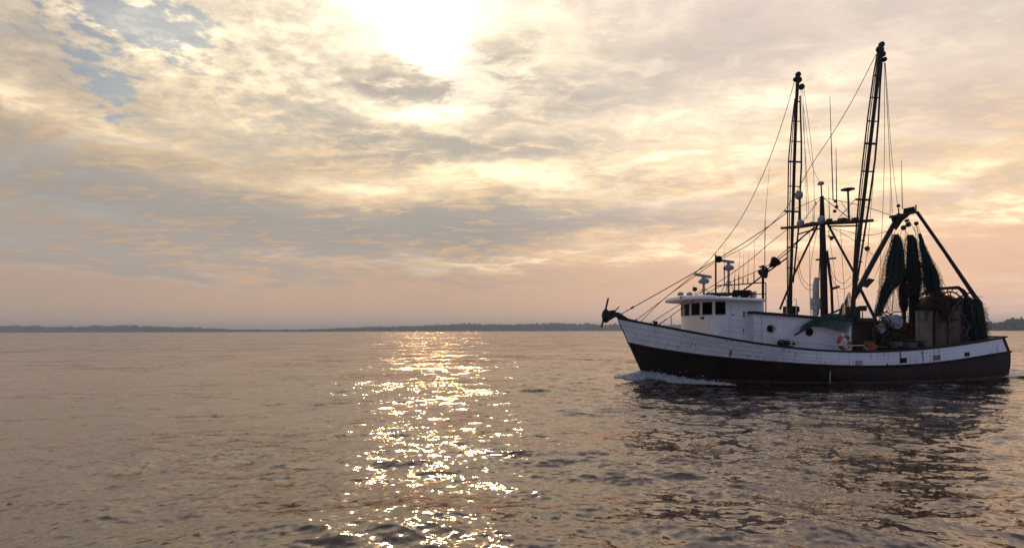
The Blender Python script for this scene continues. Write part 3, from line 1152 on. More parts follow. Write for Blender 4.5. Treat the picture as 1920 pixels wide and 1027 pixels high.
for px, y0, y1 in ((1452, 634, 650), (1500, 640, 655), (1556, 646, 660), (1596, 648, 662)):
    rail.tube([P(px, y0, 2.25), P(px, y1, 2.25)], 0.018, 6)
part('waist_rail', rail, 'frame_grey', boat)

# ------------------------------------------------------------------ gear on the wheelhouse roof
def radar(x_c, y_base, y_top, p, bar, label, tri):
    c0, c1 = P(x_c, y_base, p), P(x_c, y_top, p)
    ped = MB().tube([c0, c1], 0.045, 8)
    if tri:
        for dx, dp in ((-0.28, 0), (0.25, 0.2), (0.25, -0.2)):
            ped.tube([c0 + Vector((dx, dp, 0)), c0 * 0.35 + c1 * 0.65], 0.014, 6)
    o_ = part('radar', ped, 'grey_plastic', boat, True, label)
    gb = MB().lathe([(0.10, -0.02), (0.19, 0.02), (0.20, 0.10), (0.14, 0.17), (0.07, 0.19), (0.06, 0.27)], c1, n=16)
    part('radar_motor', gb, 'grey_plastic', o_)
    b0, b1 = P(*bar[0], p), P(*bar[1], p)
    d = (b1 - b0)
    dd = d.normalized()
    side = Vector((-dd.y, dd.x, 0)) if abs(dd.z) < .9 else Vector((0, 1, 0))
    side = Vector((0, 1, 0))
    up = dd.cross(side).normalized()
    cr = [(-0.05, -0.045), (0.05, -0.045), (0.065, 0.0), (0.05, 0.045), (-0.05, 0.045)]
    sb = MB().grid([[b + side * x + up * z for x, z in cr] for b in (b0, b0 + d * 0.03, b1 - d * 0.03, b1)], True)
    sb.add([b0 + side * x + up * z for x, z in cr], [(0, 1, 2, 3, 4)])
    sb.add([b1 + side * x + up * z for x, z in cr], [(4, 3, 2, 1, 0)])
    part('scanner_bar', sb, 'grey_plastic', o_)


radar(1319.5, 552, 531, 0.3, ((1302.5, 514), (1333, 519.5)), 'grey open scanner radar on tripod', True)
radar(1366, 553, 506, 0.0, ((1350, 488), (1375.5, 491.5)), 'grey open scanner radar on tall pole', True)
for px in (1276, 1293):
    q = P(px, 555, 0.6)
    part('floodlight', MB().lathe([(0.10, 0), (0.11, 0.03), (0.10, 0.10), (0.04, 0.13)], q + Vector((0, 0, 0.02)), n=12).tube([q, q - Vector((0, 0, 0.08))], 0.03, 6), 'grey_metal', boat)
q = P(1303, 549, 0.5)
part('searchlight', MB().tube([q - Vector((0, 0, .12)), q + Vector((0, 0, .08))], 0.012, 6).lathe([(0.04, -0.08), (0.075, -0.04), (0.08, 0.06)], q + Vector((0, 0, .14)), axis='X', n=12), 'rust_steel', boat)
mb = MB()
mb.tube([P(1342, 552, 0.9), P(1342, 477, 0.9)], 0.032, 8)
part('roof_post', mb, 'dark_steel', boat)
part('post_lamp', MB().lathe([(0.05, -0.12), (0.11, -0.07), (0.12, 0.06), (0.06, 0.12)], P(1347.5, 486, 0.9), n=12), 'black_rubber', boat)
mb = MB()
mb.tube([P(1430.5, 566, 0.9), P(1430.5, 497, 0.9)], 0.045, 8)
mb.tube([P(1424, 500, 0.9), P(1437, 502, 0.9)], 0.035, 6)
part('roof_post', mb, 'dark_steel', boat)
mb = MB()
mb.tube([P(1342, 535.5, 0.9), P(1380, 533.5, 0.9), P(1432, 529.5, 0.9), P(1435.5, 530.5, 0.9), P(1436, 534, 0.9), P(1436, 586, 0.9)], 0.022, 6)
mb.tube([P(1408, 551.5, 0.9), P(1436, 551, 0.9)], 0.018, 6)
part('roof_rail', mb, 'dark_steel', boat)
for px, y0, y1, yt in ((1377, 552, 522, 503), (1385, 552, 516, 470), (1393, 533, 521, 478), (1402, 533, 521, 474), (1413.5, 531, 512, 452), (1358, 533, 500, 458)):
    a_, b_, c_ = P(px, y0, 0.2), P(px + .3, y1, 0.2), P(px + 1.5, yt, 0.2)
    part('antenna', MB().tube([a_, b_], 0.022, 6).tube([b_, c_], [0.009, 0.004], 5), 'wire', boat)
part('antenna', MB().tube([P(1434, 500, .9), P(1434.5, 412, .9)], 0.015, 6).tube([P(1434.5, 412, .9), P(1443, 310, .9)], [0.008, 0.004], 5), 'wire', boat)
# black cones point to point, the fishing day shape
cA, cB, cM = P(1430, 514, 0.6), P(1455, 489, 0.6), P(1441.5, 502, 0.6)
for e_ in (cA, cB):
    d = (e_ - cM)
    part('day_shape_cone', MB().lathe([(0.01, 0), (0.21, d.length), (0.20, d.length + .01)], cM, n=14, rot=Vector((0, 0, 1)).rotation_difference(d).to_matrix()), 'black_rubber', boat)

# ------------------------------------------------------------------ mast
mast_m = MB().tube([P(1545.5, 600, 0), P(1544, 500, 0), P(1542, 430, 0), P(1541, 368, 0)], [0.14, 0.125, 0.105, 0.07], 12)
mast = part('mast', mast_m, 'dark_steel', boat)
part('mast_pole', MB().tube([P(1541, 372, 0), P(1539.5, 345, 0)], 0.025, 8), 'dark_steel', mast)
part('satellite_dome', MB().lathe([(0.03, -.03), (0.12, 0.0), (0.125, 0.04), (0.09, 0.10), (0.02, 0.125)], P(1539, 346, 0), n=16), 'grey_plastic', mast)
xb = [P(1464.5, 427.8, -2.0), P(1500, 425, -1.0), P(1541, 418, 0), P(1600, 416, 1.3), P(1637, 413.3, 2.0)]
part('crosstree', MB().tube(xb, [0.05, 0.07, 0.085, 0.07, 0.05], 8), 'dark_steel', mast)
part('crosstree', MB().tube([P(1497, 439, -1), P(1520, 432, -.5), P(1541, 428, 0)], 0.03, 6), 'dark_steel', mast)
part('crosstree', MB().tube([P(1556, 424, .3), P(1580, 424, .9), P(1612, 423, 1.6)], 0.03, 6), 'dark_steel', mast)
part('mast_brace', MB().tube([P(1533, 422, -0.2), P(1490, 512, -1.2), P(1462, 580, -1.6)], 0.042, 8), 'dark_steel', mast)
part('mast_brace', MB().tube([P(1553, 422, 0.25), P(1602, 512, 1.4), P(1609, 525, 1.6)], 0.042, 8), 'dark_steel', mast)
part('mast_brace', MB().tube([P(1528, 425, -0.3), P(1480, 465, -1.2)], 0.03, 8), 'dark_steel', mast)
part('mast_step', MB().tube([P(1530, 487, 0), P(1567, 484, 0)], 0.035, 6), 'dark_steel', mast)
part('mast_pipe', MB().tube([P(1539, 440, .1), P(1535, 530, .1), P(1535, 590, .1)], 0.018, 6), 'dark_steel', mast)
part('boom_post', MB().tube([P(1550, 470, .2), P(1559, 540, .2), P(1561, 590, .2)], 0.05, 8).tube([P(1558, 542, .2), P(1573, 537, .2)], 0.05, 8), 'dark_steel', mast)
for px, py, p_, r_ in ((1498, 366, -1.3, (0.16, .16, .19)), (1501, 419, -0.9, (.15, .15, .16)), (1540, 412, .25, (.14, .14, .16))):
    part('radome', MB().ball(P(px, py, p_), r_, 16, 10), 'grey_plastic', mast)
part('radome_pole', MB().tube([P(1499.5, 372, -1.3), P(1500, 425, -1.2)], 0.045, 8), 'dark_steel', mast)
part('gps_disc', MB().lathe([(0.03, -0.06), (0.13, -0.03), (0.24, 0.0), (0.24, 0.03), (0.20, 0.045)], P(1589.5, 356, 1.0), n=18), 'dark_steel', mast)
part('gps_pole', MB().tube([P(1590, 358, 1.0), P(1592, 418, 1.0)], 0.035, 8), 'dark_steel', mast)
part('dome_light', MB().lathe([(0.22, 0), (0.21, .08), (0.14, .15), (.03, .18)], P(1580, 417, .8), n=14), 'dark_steel', mast)
for px, py, p_ in ((1515, 421, -.7), (1523, 419, -.5), (1555, 413, .3), (1603, 411, 1.5)):
    part('deck_light', MB().box(P(px, py, p_), (0.16, 0.14, 0.11)), 'dark_steel', mast, False)
part('signal_horn', MB().lathe([(0.02, 0), (0.03, .1), (.10, .22)], P(1552, 442, .2), axis='X', n=12, rot=Matrix.Rotation(2.7, 3, 'Y')), 'dark_steel', mast)
part('flag', MB().plate([P(1528.5, 377, -.2), P(1530.5, 377, -.2), P(1530.5, 384, -.2), P(1528.5, 384, -.2)], 0.01), 'red', mast)
for x0, y0, x1, y1, p_, r_ in ((1556, 182, 1562, 376, .4, .017), (1567.5, 278, 1569, 392, .5, .017), (1553.5, 348, 1555.5, 413, .3, .012), (1690, 300, 1692, 392, 0, .013),
                               (1524, 385, 1525, 425, -.5, .012), (1669, 335, 1669, 402, -.2, .008)):
    part('antenna', MB().tube([P(x1, y1, p_), P((x0 + x1) / 2, (y0 + y1) / 2, p_), P(x0, y0, p_)], [r_ * 1.3, r_, r_ * 0.5], 6), 'wire', boat)
for px, py in ((1566.5, 377), (1565, 396), (1568.5, 388)):
    part('antenna_mount', MB().box(P(px, py, .45), (0.09, 0.08, 0.10)), 'dark_steel', boat, False)
part('exhaust_stack', MB().tube([P(1528.5, 597, .5), P(1529, 535, .5), P(1532, 521, .5)], 0.10, 12).lathe([(0.17, 0), (0.17, .42), (.12, .45)], P(1528.5, 580, .5), n=14), 'grey_metal', boat)


# ------------------------------------------------------------------ outriggers: heavy centre tube between two light ones, tied by rungs
def outrigger(cen, lft, rgt, rungs, p0, p1, y0, y1, label, head):
    pf = lambda y: p0 + (p1 - p0) * (y0 - y) / (y0 - y1)
    tr_ = lambda L, dp: [P(x, y, pf(y) + dp) for x, y in L]
    c_ = MB().tube(tr_(cen, 0), [0.085] + [0.062] * (len(cen) - 2) + [0.075], 10)
    o_ = part('outrigger', c_, 'dark_steel', boat, True, label)
    part('side_tube', MB().tube(tr_(lft, 0.03), 0.026, 8), 'dark_steel', o_)
    part('side_tube', MB().tube(tr_(rgt, -0.03), 0.034, 8), 'dark_steel', o_)
    part('side_tube', MB().tube([P(x * 0.62 + xx * 0.38, y, pf(y) + 0.22) for (x, y), (xx, _) in zip(lft, [(np.interp(q[1], [k[1] for k in reversed(cen)], [k[0] for k in reversed(cen)]), 0) for q in lft])], 0.018, 6), 'dark_steel', o_)
    for xa, xb_, y, r_ in rungs:
        part('rung', MB().tube([P(xa, y, pf(y) + .03), P((xa + xb_) / 2, y + .5, pf(y)), P(xb_, y + 1, pf(y) - .03)], r_, 6), 'dark_steel', o_)
    for (x, y, rr_) in head:
        part('head_block', MB().lathe([(rr_ * .7, -.08), (rr_, -.05), (rr_, .05), (rr_ * .7, .08)], P(x, y, pf(y)), axis='Y', n=12), 'dark_steel', o_)
    return o_


outrigger([(1481.5, 590), (1483, 520), (1486, 420), (1489.5, 300), (1493, 200), (1496, 145)],
          [(1477, 580), (1476, 480), (1477, 400), (1478.5, 300), (1485, 230), (1490.5, 185)],
          [(1487, 530), (1497, 430), (1502.5, 310), (1502.5, 260), (1501, 220), (1500, 180)],
          [(1490, 1500.5, 190, .03), (1487, 1501, 227, .022), (1484, 1502, 265, .022), (1479.5, 1502.5, 303, .04), (1478, 1502, 349, .024), (1471, 1499, 396, .04), (1476, 1496, 463, .024), (1476, 1489, 502, .022)],
          -1.7, -1.5, 590, 140, 'far raised outrigger', [(1496.5, 140, .11), (1492, 149, .10), (1503, 163, .12), (1498, 150, .12)])
outrigger([(1598.5, 590), (1603, 520), (1613, 430), (1628, 300), (1641, 190), (1651, 95)],
          [(1599, 530), (1606, 420), (1613, 345), (1618, 300), (1627, 220), (1638, 140), (1645, 100)],
          [(1601, 565), (1616, 470), (1629, 385), (1640.5, 300), (1647, 225), (1650, 160), (1654, 100)],
          [(1640, 1652, 142, .028), (1634, 1649.5, 183, .026), (1627, 1646, 227, .026), (1622, 1643.5, 269, .042), (1616, 1639, 321, .03), (1605, 1632, 374, .04), (1604, 1621, 450, .026), (1602, 1616, 490, .024)],
          1.7, 1.5, 590, 90, 'near raised outrigger', [(1653, 84, .10), (1650, 93, .14), (1654.5, 102, .11), (1658, 112, .08)])
part('outrigger_hinge', MB().box(P(1482, 583, -1.6), (0.35, 0.5, 0.4)), 'rust_steel', boat, False)
part('outrigger_hinge', MB().box(P(1487, 580, -1.2), (0.3, 0.4, 0.22)), 'black_rubber', boat, False)
part('outrigger_hinge', MB().box(P(1599, 585, 1.55), (0.32, 0.35, 0.4)), 'dark_steel', boat, False)


# ------------------------------------------------------------------ stays, halyards and slack lines
def sag(a, b, s, n=10):
    a, b = Vector(a), Vector(b)
    return [a.lerp(b, i / n) - Vector((0, 0, s * 4 * (i / n) * (1 - i / n))) for i in range(n + 1)]


def spline(pts, n=6):
    pts = [Vector(p) for p in pts]
    out = []
    for i in range(len(pts) - 1):
        p0, p1, p2, p3 = pts[max(0, i - 1)], pts[i], pts[i + 1], pts[min(len(pts) - 1, i + 2)]
        for k in range(n):
            t = k / n
            out.append(0.5 * ((2 * p1) + (p2 - p0) * t + (2 * p0 - 5 * p1 + 4 * p2 - p3) * t * t + (3 * p1 - p0 - 3 * p2 + p3) * t ** 3))
    return out + [pts[-1]]


def stay(pts, r=0.012, name='stay', m='wire'):
    part(name, MB().tube(pts, r, 5), m, boat)


stay(spline([P(1162, 590, 0), P(1230, 552, 0), P(1300, 512, 0), P(1383, 463, -.2), P(1440, 425, -.4), P(1476, 398, -.8)]), 0.017, 'forestay')
part('turnbuckle', MB().tube([P(1183, 578, 0), P(1188, 575, 0)], 0.035, 6), 'dark_steel', boat)
stay(spline([P(1189, 603, -.1), P(1245, 560, -.3), P(1301, 514, -.6), P(1345, 470, -.9), P(1395, 400, -1.1), P(1440, 305, -1.3), P(1470, 220, -1.4), P(1489, 155, -1.5)]), 0.013, 'forestay')
stay(spline([P(1200, 605, .1), P(1243, 562, .2), P(1300, 520, .4), P(1344, 490, .3), P(1402, 460, 0), P(1436, 430, -.1), P(1478, 385, 0), P(1520, 312, .5), P(1560, 252, .9), P(1600, 185, 1.2), P(1643, 102, 1.45)]), 0.012, 'forestay')
stay(spline([P(1214, 609, .3), P(1276, 570, .6), P(1344, 531, .4), P(1402, 491, 0), P(1436, 462, -.3), P(1476, 430, -.8)]), 0.013, 'forestay')
stay(spline([P(1233, 611, .5), P(1284, 574, .6), P(1346, 539, .5), P(1432, 502, .5), P(1475, 468, -.1), P(1532, 424, -.2)]), 0.014, 'forestay')
stay([P(1393, 545, .7), P(1428, 518, .7), P(1475, 484, .2)], 0.030, 'boom_stay')
stay([P(1443, 500, .6), P(1480, 470, 0), P(1510, 440, -.4)], 0.02, 'forestay')
for L, r_ in (([P(1501, 160, -1.5), P(1514, 350, -1.2), P(1516, 400, -.9)], .009), ([P(1505, 165, -1.5), P(1509, 280, -1.2), P(1513, 412, -.8)], .009), ([P(1506, 195, -1.4), P(1520, 300, -.8), P(1538, 345, 0)], .007),
              ([P(1507, 165, -1.5), P(1524, 300, -1.2), P(1527, 420, -.6)], .009),
              ([P(1658, 118, 1.5), P(1658, 300, 1.4), P(1652, 470, 1.2), P(1645, 590, 1.1)], .009), ([P(1659, 118, 1.5), P(1667, 270, .9), P(1673, 400, .2)], .010),
              ([P(1660, 118, 1.5), P(1672, 290, .9), P(1683, 385, .3)], .008), ([P(1655, 118, 1.5), P(1626, 470, 1.9), P(1610, 560, 2.0)], .008),
              ([P(1476, 398, -1.7), P(1541, 369, 0)], .012), ([P(1541, 369, 0), P(1600, 415, 1.3)], .014), ([P(1541, 369, 0), P(1500, 422, -1)], .012), ([P(1543, 371, 0), P(1612, 385, 1.0), P(1678, 406, 0)], .011),
              ([P(1556, 425, .3), P(1600, 450, .8), P(1642, 482, 0)], .010), ([P(1552, 434, .2), P(1570, 430, .4), P(1625, 441, .6), P(1668, 433, 0)], .010),
              ([P(1605, 372, 1.6), P(1570, 412, .9)], .012), ([P(1575, 375, .7), P(1600, 414, 1.3)], .009),
              ([P(1532, 430, -.2), P(1520, 505, -.4), P(1521, 590, -.4)], .008), ([P(1518, 432, -.5), P(1518, 540, -.5), P(1520, 592, -.5)], .008), ([P(1576, 430, .7), P(1580, 500, .8), P(1586, 590, .9)], .008),
              ([P(1553, 430, .2), P(1566, 520, .3), P(1575, 590, .4)], .007), ([P(1629, 440, 1.6), P(1627, 480, 1.6)], .007)):
    stay(spline(L, 5), r_, 'halyard', 'rope' if r_ < .0095 else 'wire')
stay(spline([P(1494, 500, -1), P(1503, 530, -.6), P(1516, 543, -.2), P(1526, 540, .1)]), .010, 'slack_line', 'rope')
stay(spline([P(1496, 480, -1), P(1502, 515, -.6), P(1514, 533, -.2), P(1526, 533, .1)]), .010, 'slack_line', 'rope')
stay(spline([P(1553, 480, .1), P(1562, 515, .5), P(1580, 531, .9), P(1596, 518, 1.4)]), .010, 'slack_line', 'rope')
stay(spline([P(1553, 500, .1), P(1567, 535, .5), P(1584, 541, .9), P(1600, 530, 1.5)]), .010, 'slack_line', 'rope')
part('block', MB().lathe([(.05, -.05), (.09, -.03), (.09, .03), (.05, .05)], P(1626, 466, 1.6), axis='Y', n=12), 'dark_steel', boat)

# ------------------------------------------------------------------ gallows over the stern
gal = MB().tube([P(1600, 560, .3), P(1640, 485, .2), P(1676, 420, .05), P(1686, 402, 0)], [.10, .10, .09, .09], 10)
gallows = part('gallows_frame', gal, 'dark_steel', boat)
part('frame_leg', MB().tube([P(1611, 537, .4), P(1637, 590, .9), P(1662, 640, 1.3)], .055, 8), 'dark_steel', gallows)
part('frame_leg', MB().tube([P(1719, 397, .1), P(1770, 470, .7), P(1826, 553, 1.5), P(1838, 570, 1.6)], [.06, .06, .075, .09], 10), 'dark_steel', gallows)
part('frame_leg', MB().tube([P(1836, 566, 1.6), P(1841, 600, 1.7), P(1848, 645, 1.75)], [.10, .11, .10], 10), 'dark_steel', gallows)
part('frame_leg', MB().tube([P(1758, 541, 1.0), P(1797, 539, 1.1), P(1806, 546, 1.15), P(1815, 560, 1.3), P(1838, 572, 1.6)], [.05, .07, .08, .08, .08], 8), 'dark_steel', gallows)
part('top_platform', MB().hexa([P(1667, 410, -.35), P(1719, 400, -.35), P(1719, 400, .35), P(1667, 410, .35), P(1667, 405, -.35), P(1719, 395, -.35), P(1719, 395, .35), P(1667, 405, .35)]), 'dark_steel', gallows, False)
part('gusset_plate', MB().plate([P(1672, 408, 0), P(1706, 402, 0), P(1690, 416, 0), P(1680, 431, 0), P(1676, 425, 0)], .08), 'dark_steel', gallows, False)
part('float_box', MB().hexa([P(1693, 404, -.2), P(1717, 400, -.2), P(1717, 400, .2), P(1693, 404, .2), P(1694, 391, -.2), P(1715, 387, -.2), P(1715, 387, .2), P(1694, 391, .2)]), 'black_rubber', gallows, False)
part('lamp_pole', MB().tube([P(1685, 405, 0), P(1685, 390, 0)], .022, 6).ball(P(1684.5, 386, 0), .07, 10, 8), 'dark_steel', gallows)
part('lamp_pole', MB().tube([P(1717.5, 398, 0), P(1717.5, 384, 0)], .025, 6), 'rust_steel', gallows)
for px, py, r_ in ((1694, 427, .10), (1703, 421, .10), (1718, 419, .08), (1700, 414, .06), (1682, 470, .05)):
    part('block', MB().lathe([(.05, -.06), (r_, -.035), (r_, .035), (.05, .06)], P(px, py, 0.1), axis='Y', n=12), 'dark_steel', gallows)
stay(spline([P(1694, 427, .1), P(1712, 455, .1), P(1728, 480, .3)]), .010, 'slack_line', 'rope')
stay(spline([P(1718, 420, .1), P(1722, 440, .1), P(1731, 480, .3)]), .016, 'slack_line', 'rope')
stay([P(1700, 405, .1), P(1760, 515, .9), P(1800, 580, 1.3)], .009, 'halyard', 'rope')
part('deck_light', MB().hexa([P(1616, 536, .7), P(1626, 540, .7), P(1626, 540, 1.0), P(1616, 536, 1.0), P(1628, 521, .7), P(1641, 524, .7), P(1641, 524, 1.0), P(1628, 521, 1.0)]), 'dark_steel', gallows, False)

# ------------------------------------------------------------------ winch and machinery on the working deck
w0 = P(1662, 606, .7)
wb = MB().lathe([(.12, -.5), (.12, .5)], w0, axis='Y', n=16)
winch = part('winch', wb, 'rust_steel', boat)
part('winch_drum', MB().lathe([(.26, -.22), (.29, -.18), (.24, -.15), (.24, .15), (.29, .18), (.27, .24), (.10, .28)], w0 + Vector((0, .25, .05)), axis='Y', n=24), 'grey_plastic', winch)
part('winch_drum', MB().lathe([(.16, -.2), (.19, -.16), (.14, -.1), (.14, .1), (.19, .16), (.16, .22)], P(1645, 616, 1.1), axis='Y', n=20), 'grey_plastic', winch)
part('winch_frame', MB().box(P(1660, 632, .7), (.7, .9, .5)).box(P(1672, 622, .7), (.12, .8, 1.0)).box(P(1648, 628, .7), (.1, .8, .8)), 'rust_steel', winch, False)
part('gear_rim', MB().tube([w0 + Vector((.44 * math.cos(t), -.1, .44 * math.sin(t))) for t in [k * math.pi / 14 for k in range(29)]], .022, 6, False), 'dark_steel', winch)
for k in range(14):
    t_ = k * math.pi / 7
    part('gear_tooth', MB().box(w0 + Vector((.48 * math.cos(t_), -.1, .48 * math.sin(t_))), (.05, .04, .05)), 'dark_steel', winch, False)
# dark shelter and store aft of the deckhouse
mb = MB()
mb.box((-0.55, 0, 2.26), (1.25, 2.6, .07))
part('shelter_roof', mb, 'dark_wood', boat, False)
part('shelter_wall', MB().box((-0.05, 0, 1.4), (.06, 3.0, 1.6)), 'dark_wood', boat, False)
part('shelter_wall', MB().plate([P(1601, 645, .93), P(1639, 645, .93), P(1639, 598, .93), P(1601, 598, .93)], .04), 'interior', boat, False)  # added near-black backing sheet, keeps the gaps between the port boards from showing bright
part('shelter_post', MB().box((-1.12, 1.25, 1.5), (.07, .07, 1.5)), 'dark_wood', boat, False)
part('shelter_post', MB().box((-1.12, -1.25, 1.5), (.07, .07, 1.5)), 'dark_wood', boat, False)
for k in range(7):
    part('shelter_board', MB().box((-0.62, -1.28, .85 + k * .2), (1.1, .03, .185)), 'dark_wood', boat, False)
for k in range(8):
    y0_, y1_ = 596 + k * 6.2, 596 + k * 6.2 + 5.6
    part('shelter_board', MB().plate([P(1599, y1_, 1.0), P(1641 - (k % 3) * 1.5, y1_, 1.0), P(1641 - (k % 3) * 1.5, y0_, 1.0), P(1599, y0_, 1.0)], .03), 'dark_wood', boat, False)
part('engine_casing', MB().box((-.6, .5, 1.2), (.7, .9, .9)).lathe([(.2, 0), (.2, .35), (.1, .4)], (-.6, .6, 1.6), n=12), 'dark_steel', boat, False)
part('deck_lamp', MB().box(P(1617, 578, .8), (.22, .2, .2)).tube([P(1617, 584, .8), P(1617, 596, .8)], .02, 6), 'dark_steel', boat, False)
part('hatch_coaming', MB().box((-2.55, .2, deckz(-2.5) + .22), (1.3, 1.9, .5)), 'dark_wood', boat, False)
part('hatch_cover', MB().box((-2.55, .2, deckz(-2.5) + .51), (1.4, 2.0, .07)), 'dark_wood', boat, False)

# net drum high on the stern
d0 = P(1765, 575, .9)
nd = MB().lathe([(.16, -.9), (.16, .5)], d0, axis='Y', n=14)
reel = part('net_reel', nd, 'rust_steel', boat)
part('reel_wrap', MB().lathe([(.20, -.75), (.44, -.7), (.48, -.3), (.45, .2), (.40, .32), (.18, .36)], d0, axis='Y', n=22), 'brown_net', reel)
part('reel_flange', MB().tube([d0 + Vector((.56 * math.cos(t), .38, .56 * math.sin(t))) for t in [k * math.pi / 16 for k in range(33)]], .03, 6, False), 'rust_steel', reel)
for k in range(8):
    t_ = k * math.pi / 4
    part('reel_spoke', MB().tube([d0 + Vector((0, .38, 0)), d0 + Vector((.56 * math.cos(t_), .38, .56 * math.sin(t_)))], .02, 6), 'rust_steel', reel)
for k in range(18):
    t_ = k * math.pi / 9
    part('reel_pin', MB().tube([d0 + Vector((.54 * math.cos(t_), .30, .54 * math.sin(t_))), d0 + Vector((.66 * math.cos(t_), .38, .66 * math.sin(t_)))], .016, 5), 'rust_steel', reel)
d1 = P(1808, 572, 1.1)
part('reel_flange', MB().tube([d1 + Vector((.46 * math.cos(t), .2, .46 * math.sin(t))) for t in [k * math.pi / 16 for k in range(33)]], .028, 6, False).lathe([(.10, -.6), (.30, -.5), (.32, .1), (.12, .18)], d1, axis='Y', n=18), 'rust_steel', reel)
part('wheel_hub', MB().lathe([(.14, -.1), (.17, -.05), (.17, .06), (.1, .1)], P(1788, 571, 1.5), axis='Y', n=16), 'black_rubber', reel)

# rust-stained plates of the catch hopper under the reel
def plate_box(name, x0, x1, yt0, yt1, yb0, yb1, p0, p1, m, label=None, th=.06):
    q = [P(x0, yb0, p0), P(x1, yb1, p1), P(x1, yt1, p1), P(x0, yt0, p0)]
    return part(name, MB().plate(q, th), m, boat, False, label)


plate_box('hopper_panel', 1717, 1751, 583, 582, 655, 652, 1.15, 1.35, 'cream_panel', 'pale stained hopper panel')
plate_box('hopper_panel', 1752.5, 1776, 583, 582, 652, 650, 1.36, 1.48, 'rust_panel', 'rust streaked hopper panel')
plate_box('hopper_panel', 1777, 1803, 580, 570, 650, 648, 1.48, 1.58, 'rust_panel', 'rust streaked hopper panel')
part('hopper_post', MB().tube([P(1751.5, 578, 1.38), P(1751.5, 655, 1.4)], .045, 8), 'rust_steel', boat)
part('hopper_post', MB().tube([P(1776.5, 578, 1.5), P(1776.5, 652, 1.5)], .03, 8), 'rust_steel', boat)
part('hopper_post', MB().tube([P(1803.5, 566, 1.6), P(1803.5, 650, 1.6)], .045, 8), 'rust_steel', boat)
part('hopper_brace', MB().tube([P(1717, 573, 1.0), P(1742, 583, 1.2)], .03, 6), 'dark_steel', boat)
part('hopper_back', MB().hexa([(-4.9, -1.3, .7), (-3.1, -1.3, .7), (-3.1, 1.0, .7), (-4.9, 1.25, .7), (-4.9, -1.3, 2.2), (-3.1, -1.3, 2.2), (-3.1, 1.0, 2.2), (-4.9, 1.25, 2.2)]), 'rust_steel', boat, False)

# ================================================================== things carried aboard or hung up
# anchor in the bow roller
an = root('anchor', P(1140, 600, 0), 'black anchor with long cross stock hung from the bow', 'anchor')
org = P(1140, 600, 0)


def sub(m_):
    m_.v = [v - org for v in m_.v]
    return m_


part('shank', sub(MB().tube([P(1136, 590, 0), P(1160, 588, 0)], .055, 8)), 'dark_steel', an)
part('stock', sub(MB().tube([P(1140.5, 558.5, .1), P(1128, 613.5, .1)], .035, 8)), 'dark_steel', an)
part('crown', sub(MB().ball(P(1136, 592, 0), (.16, .14, .26), 12, 8)), 'dark_steel', an)
part('fluke', sub(MB().plate([P(1143, 582, .02), P(1151, 581, .02), P(1157, 592, .02), P(1146, 598, .02), P(1137, 604, .02), P(1134, 598, .02)], .18)), 'dark_steel', an, False)
part('fluke', sub(MB().plate([P(1150, 583, -.25), P(1160, 574, -.35), P(1161, 576, -.35), P(1153, 585, -.25)], .05)), 'grey_metal', an, False)


# hanging nets: real netting (wire cage of knots and cords) around a bunched core
def net(name, secs, m, label, core=True, nr=46, nv=46, folds=9, depth=0.16, wire=0.010, ragged=0.03, core_m='dark_net', core_to=1.0):
    """secs: (x, y, half width px, p, depth factor) from top to bottom"""
    sx = np.linspace(0, 1, len(secs))
    A_ = np.array(secs, float)

    def ring(t, k, rj):
        x, y, w, p, df = [float(np.interp(t, sx, A_[:, i])) for i in range(5)]
        th = 2 * math.pi * k / nr
        fold = 1 + 0.22 * math.sin(folds * th + 4 * t) + 0.10 * math.sin((folds * 2 + 1) * th - 7 * t)
        c0 = P(x, y, p)
        wm = w / F * 20.5
        return c0 + Vector((-wm * math.cos(th) * fold * rj, wm * df * math.sin(th) * fold * rj, random.uniform(-ragged, ragged)))

    rows = [[ring(i / nv, k + 0.5 * (i % 2), 1.0 + random.uniform(-.14, .14)) for k in range(nr)] for i in range(nv + 1)]
    mb_ = MB().grid(rows, True)
    o_ = thing(name, mb_, m, label, 'net', 'nets hung from the stern gallows')
    wf = o_.modifiers.new('cords', 'WIREFRAME')
    wf.thickness = wire
    wf.use_even_offset = False
    wf.use_replace = True
    if core:
        ncore = int(nv * core_to)
        rows = [[ring(i / nv, k, 0.74) for k in range(nr)] for i in range(ncore + 1)]
        cb = MB().grid(rows, True)
        cb.add(rows[0], [tuple(range(nr))])
        cb.add(rows[-1], [tuple(range(nr))])
        inv = o_.matrix_world.inverted() @ BOATM
        cb.v = [inv @ v for v in cb.v]
        part('bunched_folds', cb, core_m, o_)
    return o_


net('hanging_net', [(1681, 440, 3.2, .25, .8), (1682, 452, 9.6, .25, .8), (1681, 475, 15.2, .3, .8), (1680, 500, 20.8, .3, .7), (1677, 522, 21.6, .35, .6), (1662, 545, 12.8, .4, .7), (1652, 570, 8.8, .45, .7), (1645, 592, 7.2, .5, .7)],
    'green_net', 'dark green trawl net hung in a long bunch, its tail swung towards the deckhouse')
net('hanging_net', [(1706, 441, 4.8, .45, .8), (1709, 450, 9.6, .45, .8), (1711, 478, 12.0, .5, .8), (1713, 510, 15.2, .5, .8), (1714, 540, 13.6, .55, .7), (1713, 580, 9.6, .6, .7), (1712, 620, 8.8, .6, .7), (1711, 652, 8.0, .6, .7)],
    'green_net', 'green trawl net hanging straight down to the deck between the other nets')
net('hanging_net', [(1725, 438, 1.6, .7, .8), (1729, 460, 4.8, .7, .8), (1735, 480, 8.0, .75, .8), (1743, 505, 12.8, .8, .8), (1746, 525, 16.8, .85, .8), (1750, 540, 14.4, .9, .8), (1757, 556, 10.4, .95, .8)],
    'green_net', 'dark green trawl net nearest the stern, slung over the net reel')
